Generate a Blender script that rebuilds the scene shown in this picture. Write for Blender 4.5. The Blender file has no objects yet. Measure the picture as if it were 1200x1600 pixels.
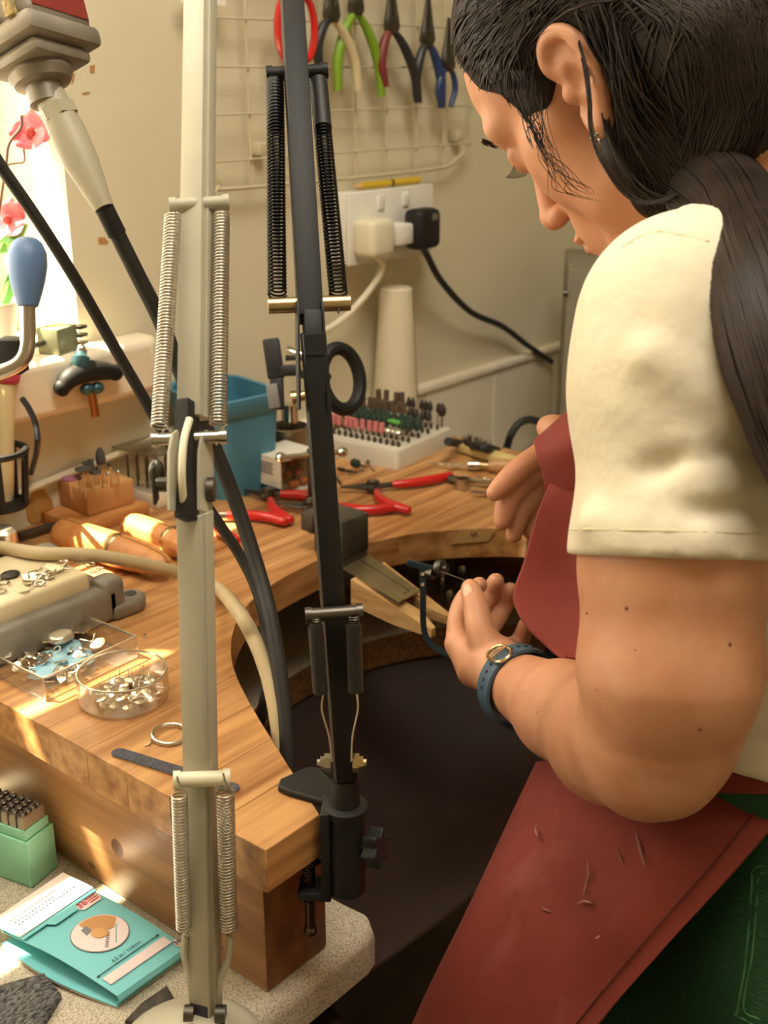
import bpy, bmesh, math, random
import numpy as np
from mathutils import Vector, Matrix
random.seed(7); rng = np.random.RandomState(7)
scn = bpy.context.scene
COL = scn.collection
PI = math.pi
# ------------------------------------------------------------------ camera
FPX, HORIZON, AZ, CAMZ = 1850.0, 110.0, math.radians(40), 0.44
PITCH = math.atan((800 - HORIZON) / FPX)
FW = np.array([math.cos(AZ) * math.cos(PITCH), math.sin(AZ) * math.cos(PITCH), -math.sin(PITCH)])
RT = np.array([math.sin(AZ), -math.cos(AZ), 0.0]); UP = np.cross(RT, FW); CC = np.array([0, 0, CAMZ])
cd = bpy.data.cameras.new('camera'); cam = bpy.data.objects.new('camera', cd); COL.objects.link(cam)
cd.sensor_fit = 'VERTICAL'; cd.sensor_height = 32; cd.sensor_width = 24; cd.lens = FPX * 32 / 1600
cam.matrix_world = Matrix(((RT[0], UP[0], -FW[0], 0), (RT[1], UP[1], -FW[1], 0), (RT[2], UP[2], -FW[2], CAMZ), (0, 0, 0, 1)))
cd.clip_start = 0.02; cd.dof.use_dof = True; cd.dof.focus_distance = 0.82; cd.dof.aperture_fstop = 8.5
scn.camera = cam
# ------------------------------------------------------------------ light
scn.view_settings.view_transform = 'Standard'; scn.view_settings.look = 'None'
scn.view_settings.gamma = 1; scn.view_settings.use_curve_mapping = False
scn.view_settings.exposure = 0.0
wd = bpy.data.worlds.new('world'); scn.world = wd; wd.use_nodes = True
bg = wd.node_tree.nodes['Background']; bg.inputs[0].default_value = (1.0, .93, .82, 1); bg.inputs[1].default_value = 1.9
SUND = Vector((.60, -1.0, -2.0)).normalized()
def light(name, kind, loc, energy, col, size=None, aim=None, sy=None):
    l = bpy.data.lights.new(name, kind); o = bpy.data.objects.new(name, l); COL.objects.link(o)
    l.energy = energy; l.color = col; o.location = loc
    if kind == 'AREA':
        l.size = size
        if sy: l.shape = 'RECTANGLE'; l.size_y = sy
    elif kind == 'SUN': l.angle = size
    else: l.shadow_soft_size = size
    if aim is not None: o.rotation_euler = (Vector(aim)).to_track_quat('-Z', 'Y').to_euler()
    return o
light('sun', 'SUN', (-1, 3, 3), 44.0, (1, .86, .62), math.radians(.6), SUND)
light('window_daylight', 'AREA', (.20, 1.28, .60), 13.5, (1, .96, .88), 1.0, (.25, -1, -.35), .8)
light('ceiling_lamp', 'AREA', (.45, .15, 1.55), 19.0, (1, .93, .80), .6, (.15, .15, -1))
light('lamp_head', 'AREA', (.42, .78, .80), 1.3, (1, .93, .80), .16, (.4, -.35, -1))
# ------------------------------------------------------------------ helpers
def lin(c):
    return tuple(((x / 255) / 12.92 if x <= 10 else (((x / 255) + .055) / 1.055) ** 2.4) for x in c) + (1,)
def ray(x, y): return FW + RT * (x - 600) / FPX + UP * (800 - y) / FPX
def Z(x, y, z=0.0): d = ray(x, y); return CC + d * (z - CAMZ) / d[2]
def Y(x, y, Yv): d = ray(x, y); return CC + d * Yv / d[1]
def X(x, y, Xv): d = ray(x, y); return CC + d * Xv / d[0]
def D(x, y, dep): return CC + ray(x, y) * dep
def nrm(v): v = np.array(v, float); return v / (np.linalg.norm(v) + 1e-12)
def frame(z, hint=(0, 0, 1)):
    z = nrm(z); h = np.array(hint, float)
    if abs(z @ nrm(h)) > .98: h = np.array((1., 0, 0)) if abs(z[0]) < .9 else np.array((0, 1., 0))
    x = nrm(np.cross(h, z)); return np.array([x, np.cross(z, x), z]).T      # columns x,y,z
def rotz(a): c, s = math.cos(a), math.sin(a); return np.array([[c, -s, 0], [s, c, 0], [0, 0, 1.]])
def rotax(ax, a): return np.array(Matrix.Rotation(a, 3, Vector(ax)))
def cr(P, n=8):
    P = np.array(P, float); Q = np.vstack([2 * P[0] - P[1], P, 2 * P[-1] - P[-2]]); out = []
    for i in range(1, len(Q) - 2):
        for t in np.arange(n) / n:
            a, b, c, d = Q[i - 1], Q[i], Q[i + 1], Q[i + 2]
            out.append(.5 * (2 * b + (c - a) * t + (2 * a - 5 * b + 4 * c - d) * t * t + (3 * b - 3 * c + d - a) * t ** 3))
    out.append(P[-1]); return np.array(out)
class M:
    def __init__(s): s.v = []; s.f = []; s.m = []; s.n = 0
    def add(s, V, F, mi=0):
        V = np.asarray(V, float).reshape(-1, 3); s.v.append(V)
        for q in F: s.f.append(tuple(int(i) + s.n for i in q)); s.m.append(mi)
        s.n += len(V); return s
    def box(s, c, size, R=None, bev=0, seg=2, mi=0):
        sx, sy, sz = [x / 2 for x in size]
        bm = bmesh.new(); bmesh.ops.create_cube(bm, size=1.0)
        for v in bm.verts: v.co = (v.co.x * 2 * sx, v.co.y * 2 * sy, v.co.z * 2 * sz)
        if bev: bmesh.ops.bevel(bm, geom=list(bm.edges), offset=bev, segments=seg, profile=.5, affect='EDGES')
        return s.bm(bm, c, R, mi)
    def bm(s, bm, c=(0, 0, 0), R=None, mi=0):
        bm.verts.index_update(); V = np.array([tuple(v.co) for v in bm.verts])
        if R is not None: V = V @ np.array(R).T
        F = [[v.index for v in f.verts] for f in bm.faces]; bm.free()
        return s.add(V + np.array(c), F, mi)
    def tube(s, P, r, n=8, cap=True, closed=False, mi=0, hint=(0, 0, 1), asp=1.0, sq=False):
        P = np.array(P, float); k = len(P); r = np.broadcast_to(np.array(r, float), (k,))
        if closed: T = np.roll(P, -1, 0) - np.roll(P, 1, 0)
        else: T = np.gradient(P, axis=0)
        T /= np.linalg.norm(T, axis=1)[:, None] + 1e-12
        fr = frame(T[0], hint); x = fr[:, 0]; V = []
        ang = np.arange(n) * 2 * PI / n + (PI / n if sq else 0)
        for i in range(k):
            x = nrm(x - T[i] * (x @ T[i])); y = np.cross(T[i], x)
            V.append(P[i] + r[i] * (np.cos(ang)[:, None] * x + asp * np.sin(ang)[:, None] * y))
        V = np.vstack(V); F = []; kk = k if closed else k - 1
        for i in range(kk):
            a, b = i * n, ((i + 1) % k) * n
            for j in range(n): F.append((a + j, a + (j + 1) % n, b + (j + 1) % n, b + j))
        if cap and not closed: F.append(tuple(range(n))[::-1]); F.append(tuple(range((k - 1) * n, k * n)))
        return s.add(V, F, mi)
    def cyl(s, a, b, r, r2=None, n=16, mi=0): return s.tube([a, b], [r, r if r2 is None else r2], n, mi=mi)
    def lathe(s, prof, o, ax=(0, 0, 1), n=24, mi=0, cap=True, hint=(1, 0, 0)):
        fr = frame(ax, hint); ang = np.arange(n) * 2 * PI / n; V = []; k = len(prof)
        for r, z in prof: V.append(np.array(o) + (np.cos(ang)[:, None] * fr[:, 0] + np.sin(ang)[:, None] * fr[:, 1]) * max(r, 1e-5) + fr[:, 2] * z)
        F = [(i * n + j, i * n + (j + 1) % n, (i + 1) * n + (j + 1) % n, (i + 1) * n + j) for i in range(k - 1) for j in range(n)]
        if cap: F.append(tuple(range(n))[::-1]); F.append(tuple(range((k - 1) * n, k * n)))
        return s.add(np.vstack(V), F, mi)
    def prism(s, poly, h0, h1, o=(0, 0, 0), R=None, mi=0, mside=None):
        P = np.array(poly, float); n = len(P); a = sum(P[i][0] * P[(i + 1) % n][1] - P[(i + 1) % n][0] * P[i][1] for i in range(n))
        if a < 0: P = P[::-1]
        V = np.vstack([np.c_[P, np.full(n, h0)], np.c_[P, np.full(n, h1)]])
        if R is not None: V = V @ np.array(R).T
        V = V + np.array(o); b = s.n; s.add(V, [tuple(range(n))[::-1], tuple(range(n, 2 * n))], mi)
        for i in range(n): s.f.append((b + i, b + (i + 1) % n, b + n + (i + 1) % n, b + n + i)); s.m.append(mi if mside is None else mside)
        return s
    def sph(s, c, r, n=16, m=10, R=None, mi=0):
        r = np.broadcast_to(np.array(r, float), (3,)); V = [(0, 0, -1)]
        for i in range(1, m):
            p = -PI / 2 + PI * i / m
            for j in range(n): V.append((math.cos(p) * math.cos(2 * PI * j / n), math.cos(p) * math.sin(2 * PI * j / n), math.sin(p)))
        V.append((0, 0, 1)); V = np.array(V) * r
        if R is not None: V = V @ np.array(R).T
        F = [(0, 1 + (j + 1) % n, 1 + j) for j in range(n)]
        for i in range(m - 2):
            for j in range(n): F.append((1 + i * n + j, 1 + i * n + (j + 1) % n, 1 + (i + 1) * n + (j + 1) % n, 1 + (i + 1) * n + j))
        t = len(V) - 1; F += [(t, 1 + (m - 2) * n + j, 1 + (m - 2) * n + (j + 1) % n) for j in range(n)]
        return s.add(V + np.array(c), F, mi)
    def grid(s, G, mi=0, thick=0):
        G = np.array(G, float); a, b = G.shape[:2]
        F = [(i * b + j, i * b + j + 1, (i + 1) * b + j + 1, (i + 1) * b + j) for i in range(a - 1) for j in range(b - 1)]
        if not thick: return s.add(G.reshape(-1, 3), F, mi)
        du = np.gradient(G, axis=0); dv = np.gradient(G, axis=1); N = np.cross(du, dv); N /= np.linalg.norm(N, axis=2)[..., None] + 1e-12
        H = G + N * thick; n = a * b; F2 = [tuple(i + n for i in q)[::-1] for q in F]
        rim = [i * b for i in range(a)] + [(a - 1) * b + j for j in range(1, b)] + [i * b + b - 1 for i in range(a - 2, -1, -1)] + [j for j in range(b - 2, 0, -1)]
        F3 = [(rim[i], rim[(i + 1) % len(rim)], rim[(i + 1) % len(rim)] + n, rim[i] + n) for i in range(len(rim))]
        return s.add(np.vstack([G.reshape(-1, 3), H.reshape(-1, 3)]), [q[::-1] for q in F] + [q[::-1] for q in F2] + [q[::-1] for q in F3], mi)
    def coil(s, a, b, R, r, turns, n=10, sides=5, mi=0, hook=True):
        a, b = np.array(a), np.array(b); fr = frame(b - a); k = int(turns * n); t = np.arange(k + 1) / k
        P = a + t[:, None] * (b - a) + R * (np.cos(t * turns * 2 * PI)[:, None] * fr[:, 0] + np.sin(t * turns * 2 * PI)[:, None] * fr[:, 1])
        return s.tube(P, r, sides, mi=mi)
    def beam(s, a, b, w, h, hint, bev=0, mi=0):
        a, b = np.array(a), np.array(b); fr = frame(b - a, hint)
        return s.box((a + b) / 2, (w, h, np.linalg.norm(b - a)), fr, bev, mi=mi)
ORG = {}
def mesh(name, m, mats, off, ang=35):
    me = bpy.data.meshes.new(name); V = np.vstack(m.v) - np.array(off)
    me.from_pydata(V.tolist(), [], m.f); me.update()
    for mt in (mats if isinstance(mats, (list, tuple)) else [mats]): me.materials.append(mt)
    me.polygons.foreach_set('material_index', m.m)
    if ang: me.polygons.foreach_set('use_smooth', [True] * len(m.f)); me.set_sharp_from_angle(angle=math.radians(ang))
    me.validate(); return me
def obj(name, m, mats, parent=None, ang=35, org=None, fix=True):
    V = np.vstack(m.v)
    if parent is not None: off = ORG[parent.name]
    else:
        lo, hi = V.min(0), V.max(0); off = np.array(org) if org is not None else np.array([(lo[0] + hi[0]) / 2, (lo[1] + hi[1]) / 2, lo[2]])
    me = mesh(name, m, mats, off, ang)
    if fix:
        b = bmesh.new(); b.from_mesh(me); bmesh.ops.recalc_face_normals(b, faces=b.faces); b.to_mesh(me); b.free()
        if ang: me.set_sharp_from_angle(angle=math.radians(ang))
    o = bpy.data.objects.new(name, me); COL.objects.link(o)
    if parent is not None: o.parent = parent
    else: o.location = off
    ORG[o.name] = off; return o
def tag(o, label, cat, group=None):
    o['label'] = label; o['category'] = cat
    if group: o['group'] = group
    return o
def thing(name, label, cat, loc, group=None):
    o = bpy.data.objects.new(name, None); COL.objects.link(o); o.location = loc; o.empty_display_size = .02
    ORG[o.name] = np.array(loc, float); return tag(o, label, cat, group)
def struct(o): o['kind'] = 'structure'; return o
def dup(root, loc, R=None, label=None, sc=1.0):
    r = root.copy(); COL.objects.link(r)
    Mx = Matrix.Translation(Vector(loc)) @ (Matrix(np.array(R)).to_4x4() if R is not None else Matrix.Identity(4)) @ Matrix.Scale(sc, 4)
    r.matrix_basis = Mx
    if label: r['label'] = label
    for ch in list(root.children):
        c = ch.copy(); COL.objects.link(c); c.parent = r
        for g in ch.children: d = g.copy(); COL.objects.link(d); d.parent = c
    return r
def place(root, loc, R=None):
    root.matrix_basis = Matrix.Translation(Vector(loc)) @ (Matrix(np.array(R)).to_4x4() if R is not None else Matrix.Identity(4))
# ------------------------------------------------------------------ materials
MATS = {}
def mk(name, col, rough=.5, metal=0, col2=None, ns=20, nd=3, stretch=(1, 1, 1), bump=0, bs=None, lo=.35, hi=.65, coord='Object', rnd=False, **kw):
    if name in MATS: return MATS[name]
    m = bpy.data.materials.new(name); m.use_nodes = True; N = m.node_tree.nodes; Lk = m.node_tree.links; b = N['Principled BSDF']
    b.inputs['Base Color'].default_value = lin(col); b.inputs['Roughness'].default_value = rough; b.inputs['Metallic'].default_value = metal
    for k, v in kw.items(): b.inputs[k.replace('_', ' ')].default_value = v
    if col2 is not None or bump:
        tc = N.new('ShaderNodeTexCoord'); mp = N.new('ShaderNodeMapping'); mp.inputs['Scale'].default_value = stretch
        Lk.new(tc.outputs[coord], mp.inputs['Vector'])
        if rnd:
            oi = N.new('ShaderNodeObjectInfo'); mu = N.new('ShaderNodeMath'); mu.operation = 'MULTIPLY'; mu.inputs[1].default_value = 37.0
            cb = N.new('ShaderNodeCombineXYZ'); Lk.new(oi.outputs['Random'], mu.inputs[0])
            for i in range(3): Lk.new(mu.outputs[0], cb.inputs[i])
            Lk.new(cb.outputs[0], mp.inputs['Location'])
        nz = N.new('ShaderNodeTexNoise'); nz.inputs['Scale'].default_value = ns; nz.inputs['Detail'].default_value = nd
        Lk.new(mp.outputs[0], nz.inputs['Vector'])
        if col2 is not None:
            rp = N.new('ShaderNodeValToRGB'); rp.color_ramp.elements[0].position = lo; rp.color_ramp.elements[1].position = hi
            rp.color_ramp.elements[0].color = lin(col); rp.color_ramp.elements[1].color = lin(col2)
            Lk.new(nz.outputs['Fac'], rp.inputs[0]); outc = rp.outputs[0]
            if rnd:
                hs = N.new('ShaderNodeHueSaturation'); mr = N.new('ShaderNodeMapRange'); mr.inputs[3].default_value = 1 - rnd; mr.inputs[4].default_value = 1 + rnd
                Lk.new(oi.outputs['Random'], mr.inputs[0]); Lk.new(mr.outputs[0], hs.inputs['Value']); Lk.new(outc, hs.inputs['Color']); outc = hs.outputs[0]
            Lk.new(outc, b.inputs['Base Color'])
        if bump:
            src = nz
            if bs:
                src = N.new('ShaderNodeTexNoise'); src.inputs['Scale'].default_value = bs; src.inputs['Detail'].default_value = 3; Lk.new(mp.outputs[0], src.inputs['Vector'])
            bp = N.new('ShaderNodeBump'); bp.inputs['Strength'].default_value = bump; bp.inputs['Distance'].default_value = .002
            Lk.new(src.outputs['Fac'], bp.inputs['Height']); Lk.new(bp.outputs[0], b.inputs['Normal'])
    MATS[name] = m; return m
def wood(name, c1, c2, axis=0, rnd=.16, rough=.42, fine=1.0, bump=.08):
    st = [26 * fine] * 3; st[axis] = 1.6 * fine
    return mk(name, c1, rough, 0, c2, 3.2, 6, tuple(st), bump, rnd=rnd, lo=.3, hi=.72)
oak = wood('oak', (146, 94, 48), (212, 162, 104), 0, .08, .38)
pine = wood('pine_stained', (126, 80, 46), (210, 160, 108), 1, .05, .32, .55, .15)
endgrain = mk('end_grain', (92, 52, 24), .6, 0, (128, 80, 40), 60, 4, (1, 1, .5), .2)
birch = wood('light_wood', (196, 150, 96), (222, 184, 130), 0, .08, .5, 1.4)
beech = wood('beech', (190, 124, 66), (214, 154, 92), 0, .05, .45, 1.2)
blockw = wood('bur_block_wood', (190, 138, 84), (206, 156, 100), 0, .0, .55)
wallm = mk('wall_paint', (214, 204, 174), .85, 0, (220, 210, 182), 6, 5, bump=.15, bs=40)
wallw = mk('white_paint', (232, 222, 200), .7, 0, (222, 208, 182), 8, 4, bump=.1, bs=30)
lam = mk('speckled_laminate', (196, 188, 168), .42, 0, (150, 138, 116), 900, 2, lo=.44, hi=.62, bump=.05)
chip = mk('chipboard', (140, 96, 52), .9, 0, (84, 54, 28), 260, 5, (1, 1, 1), .6, lo=.3, hi=.7)
leather = mk('brown_leather', (50, 33, 24), .7, 0, (44, 28, 20), 30, 4, bump=.15, bs=220)
darkm = mk('dark_cabinet', (38, 26, 22), .7, 0, (58, 40, 30), 12, 5)
steel = mk('steel', (190, 184, 172), .28, 1)
chrome = mk('chrome', (225, 222, 214), .12, 1)
silver = mk('silver', (228, 222, 208), .22, 1, bump=.2, bs=300)
dsteel = mk('dark_steel', (96, 92, 84), .42, 1, bump=.1, bs=120)
brass = mk('brass', (196, 174, 130), .32, 1)
blackm = mk('black_metal', (25, 24, 22), .55, 0, bump=.03, bs=300, Specular_IOR_Level=.3)
blackp = mk('black_plastic', (28, 27, 26), .55, Specular_IOR_Level=.35)
rubber = mk('black_rubber', (34, 33, 32), .55)
cream = mk('cream_enamel', (180, 175, 154), .5, 0, (171, 165, 143), 18, 4)
creamp = mk('cream_plastic', (226, 218, 190), .4)
def thin(name, tint, fac=.12, rough=.03):
    m = bpy.data.materials.new(name); m.use_nodes = True; nt = m.node_tree; N = nt.nodes; N.remove(N['Principled BSDF'])
    t = N.new('ShaderNodeBsdfTransparent'); t.inputs[0].default_value = lin(tint); g = N.new('ShaderNodeBsdfGlossy'); g.inputs['Roughness'].default_value = rough
    lw = N.new('ShaderNodeLayerWeight'); lw.inputs[0].default_value = fac; x = N.new('ShaderNodeMixShader')
    pw = N.new('ShaderNodeMath'); pw.operation = 'POWER'; pw.inputs[1].default_value = 3.0; mr = N.new('ShaderNodeMapRange'); mr.inputs[3].default_value = fac * .22; mr.inputs[4].default_value = min(1.0, fac * 2.2)
    nt.links.new(lw.outputs['Facing'], pw.inputs[0]); nt.links.new(pw.outputs[0], mr.inputs[0]); nt.links.new(mr.outputs[0], x.inputs[0]); nt.links.new(t.outputs[0], x.inputs[1]); nt.links.new(g.outputs[0], x.inputs[2]); nt.links.new(x.outputs[0], N['Material Output'].inputs[0])
    return m
clear = thin('clear_plastic', (253, 252, 250), .28); glassm = thin('clear_glass', (252, 252, 250), .15)
redh = mk('red_grip', (196, 30, 28), .28, Coat_Weight=.3)
white = mk('white_plastic', (230, 226, 214), .4)
blackspring = mk('black_spring', (22, 22, 22), .3, .6)

def orient(A, B, C, z=0.0):
    a, b, c = Z(*A, z), Z(*B, z), Z(*C, z); u = b - a; lu = np.linalg.norm(u); u = u / lu
    v = np.array((-u[1], u[0], 0)); lv = (c - a) @ v
    return a, u, v, lu, lv
def pbox(m, A, B, C, z0, h, bev=0, mi=0, ins=0, dz=0):
    a, u, v, lu, lv = orient(A, B, C, z0); R = np.array([u, v, (0, 0, 1)]).T
    return m.box(a + u * lu / 2 + v * lv / 2 + np.array((0, 0, h / 2 + dz)), (lu - 2 * ins, abs(lv) - 2 * ins, h), R, bev, mi=mi)
# ------------------------------------------------------------------ room
YW = 1.0125; JX = .72; SILL = .178; WX0, WX1 = -1.2, 2.6
FLOOR = -.86
m = M()
TH = .16
def wbox(x0, x1, z0, z1): m.box(((x0 + x1) / 2, YW + TH / 2, (z0 + z1) / 2), (x1 - x0, TH, z1 - z0))
m.box(((WX0 + WX1) / 2, YW + TH / 2, (FLOOR + SILL - .012) / 2), (WX1 - WX0, TH, SILL - .012 - FLOOR))
m.box(((JX + WX1) / 2, YW + TH / 2, (SILL - .012 + 1.7) / 2), (WX1 - JX, TH, 1.712 - SILL))
m.box(((WX0 - .45) / 2, YW + TH / 2, (SILL - .012 + 1.7) / 2), (-.45 - WX0, TH, 1.712 - SILL))
m.box(((JX - .45) / 2, YW + TH / 2, 1.4), (JX + .45, TH, .6))
wall = struct(obj('wall_back', m, wallm, ang=30))
m = M(); m.box(((WX0 + WX1) / 2, .2, FLOOR - .02), (WX1 - WX0, 2.6, .04)); struct(obj('floor', m, mk('floor_dark', (58, 48, 40), .7, 0, (74, 62, 50), 9, 4)))
m = M(); m.box((WX0 - .05, .1, .37), (.1, 2.2, 2.5)); struct(obj('wall_left', m, wallm))
m = M(); m.box((WX1 + .05, .1, .37), (.1, 2.2, 2.5)); struct(obj('wall_right', m, wallm))
m = M(); m.box(((WX0 + WX1) / 2, -1.05, .37), (WX1 - WX0 + .2, .1, 2.5)); struct(obj('wall_front', m, wallm))
m = M(); m.box(((WX0 + WX1) / 2, .1, 1.66), (WX1 - WX0 + .2, 2.4, .08)); struct(obj('ceiling', m, wallw))
# wainscot below the ledge at the right, boards as parts
m = M(); m.box((1.70, YW - .004, .018), (1.36, .022, .012), bev=.004); tr = struct(obj('trim_1', m, wallw))
m = M(); m.box((1.88, YW - .0015, -.061), (1.38, .003, .146)); wn = struct(obj('trim_2', m, wallw))
x = 1.19
for i, w in enumerate((.095, .17, .17, .17, .17, .17, .17)):
    m = M(); m.box((x + w / 2, YW - .006, -.0615), (w - .0025, .008, .146), bev=.0015, seg=1); obj('panel', m, wallw, wn); x += w
# paint chips on the wall
for pts in ([(153, 371), (163, 371), (169, 378), (168, 381), (154, 381)], [(128, 145), (138, 143), (140, 146), (129, 148)], [(140, 103), (148, 101), (147, 113), (141, 114)], [(112, 112), (117, 116), (114, 128), (111, 132)]):
    P = [Y(*p, YW) for p in pts]; m = M(); m.add([p + np.array((0, d, 0)) for d in (-.0006, .0002) for p in P], [tuple(range(len(P))), tuple(range(len(P), 2 * len(P)))] + [(i, (i + 1) % len(P), len(P) + (i + 1) % len(P), len(P) + i) for i in range(len(P))])
    obj('paint_chip', m, mk('bare_plaster', (178, 128, 70), .9), wall)
# window: frame, sill, panes, added sun blockers out of view
win = thing('window_1', 'white framed window with bright daylight behind the orchid', 'window', (.135, YW + TH - .03, SILL)); win['kind'] = 'structure'; del win['category']
wy = YW + TH - .02
for nm, c, s in (('frame_stile', (-.43, wy, .64), (.04, .045, .92)), ('frame_stile', (JX - .02, wy, .64), (.04, .045, .92)), ('frame_stile', (.30, wy, .64), (.05, .045, .92)), ('frame_rail', (.135, wy, SILL + .008), (1.17, .03, .016)), ('frame_rail', (.135, wy, 1.08), (1.17, .045, .04))):
    m = M(); m.box(c, s, bev=.004); obj(nm, m, wallw, win)
for xa, xb in ((-.41, .275), (.325, JX - .04)):
    m = M(); m.box(((xa + xb) / 2, wy + .005, .63), (xb - xa, .004, .88)); obj('pane', m, glassm, win)
m = M(); sp = [(-.45, YW + TH - .04), (-.45, YW - .0425), (.785, YW - .0425), (.797, YW - .030), (.797, YW), (JX, YW), (JX, YW + TH - .04)]
m.prism(sp, SILL - .058, SILL); sill = obj('window_sill', m, wallw, win)
b = sill.modifiers.new('round', 'BEVEL'); b.width = .012; b.segments = 4; b.limit_method = 'ANGLE'
blockerm = mk('blocker_cloth', (246, 240, 222), .9, Transmission_Weight=0.0)
nt = blockerm.node_tree; tl = nt.nodes.new('ShaderNodeBsdfTranslucent'); tl.inputs[0].default_value = (.95, .88, .74, 1); mx = nt.nodes.new('ShaderNodeMixShader'); mx.inputs[0].default_value = .6
nt.links.new(nt.nodes['Principled BSDF'].outputs[0], mx.inputs[1]); nt.links.new(tl.outputs[0], mx.inputs[2]); nt.links.new(mx.outputs[0], nt.nodes['Material Output'].inputs[0])
by = YW + TH - .055
def blocker(poly, label):  # sheets added out of view to shape the sun streaks on the bench
    m = M(); m.prism(poly, -.0006, .0006, (0, by, 0), np.array([[1, 0, 0], [0, 0, -1], [0, 1, 0]]).T @ np.eye(3) if False else np.array([[1, 0, 0], [0, 0, -1.], [0, 1, 0]]))
    o = tag(obj('sun_blocker', m, blockerm, ang=0), label, 'blocker'); return o
blocker([(.30, .545), (.71, .545), (.71, 1.05), (.30, 1.05)], 'added unseen blind glowing in the window behind the orchid')
bl2 = blocker([(-.44, .50), (.285, .50), (.285, .835), (-.44, .835)], 'added unseen blind panel hung low in the far left of the window')
blocker([(-.44, .872), (.285, .872), (.285, 1.05), (-.44, 1.05)], 'added unseen blind strip at the top of the far left window')
# ------------------------------------------------------------------ laminate counter with the cut-out
CT = -.135
ccx, ccy, cR = .79, .497, .262; yf = .447
arc = [(ccx - cR * math.cos(a), ccy + cR * math.sin(a)) for a in np.linspace(-.12, PI + .12, 48)]
lt = [(-.35, yf), (.515, yf), (.526, yf + .003), (.532, yf + .012)]
rt_ = [(2 * ccx - .532, yf + .012), (2 * ccx - .526, yf + .003), (2 * ccx - .515, yf), (1.7, yf)]
poly = lt + [p for p in arc if p[1] > yf + .016] + rt_ + [(1.7, YW), (-.35, YW)]
bm = bmesh.new(); vs = [bm.verts.new((x, y, CT)) for x, y in poly]; f = bm.faces.new(vs)
r = bmesh.ops.extrude_face_region(bm, geom=[f]); nv = [g for g in r['geom'] if isinstance(g, bmesh.types.BMVert)]
for v in nv: v.co.z = CT - .034
bmesh.ops.recalc_face_normals(bm, faces=bm.faces)
ed = [e for e in bm.edges if all(v.co.z > CT - .001 and v.co.y < yf + .0135 for v in e.verts)]
bmesh.ops.bevel(bm, geom=ed, offset=.011, segments=5, profile=.5, affect='EDGES'); bmesh.ops.triangulate(bm, faces=[f for f in bm.faces if len(f.verts) > 4], ngon_method='EAR_CLIP')
m = M(); m.bm(bm)
V = np.vstack(m.v)
for i, q in enumerate(m.f):
    c = V[list(q)].mean(0)
    if abs(np.hypot(c[0] - ccx, c[1] - ccy) - cR) < .004 and c[2] < CT - .004 and c[1] > yf + .014: m.m[i] = 1
ctr = tag(obj('laminate_counter', m, [lam, chip], ang=40), 'speckled pale grey laminate counter with rolled front edge under the wooden bench', 'counter')
# cupboard below the counter (dark)
m = M(); m.box((.09, .735, (CT - .034 + FLOOR) / 2), (.83, .53, CT - .0345 - FLOOR), bev=.002)
cab = thing('base_cupboard', 'dark brown base cupboard below the speckled counter', 'cupboard', (.09, .735, FLOOR)); obj('body', m, darkm, cab)
m = M(); m.box((.30, .463, -.42), (.395, .016, .44), bev=.002); obj('door', m, darkm, cab)
# leather bench skin slung below the cut-out
G = []
for j in range(15):
    v = j / 14; row = []
    for i in range(33):
        u = -1 + 2 * i / 32; x = ccx + u * (cR + .004); yb = ccy + math.sqrt(max(cR ** 2 * 1.03 - (u * cR) ** 2, 0)); y = .45 + (yb - .45) * v
        z = CT - .036 - .012 * (1 - u * u) * (1 - v) - .085 * math.sin(PI * v) ** .9 * (1 - u * u) ** .75
        row.append((x, y, z))
    G.append(row)
m = M(); m.grid(G, thick=.0025); tag(obj('leather_bench_skin', m, leather, ang=60, org=(ccx, .55, CT - .12)), 'dark brown leather catch skin slung below the bench cut-out', 'leather skin')
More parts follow.
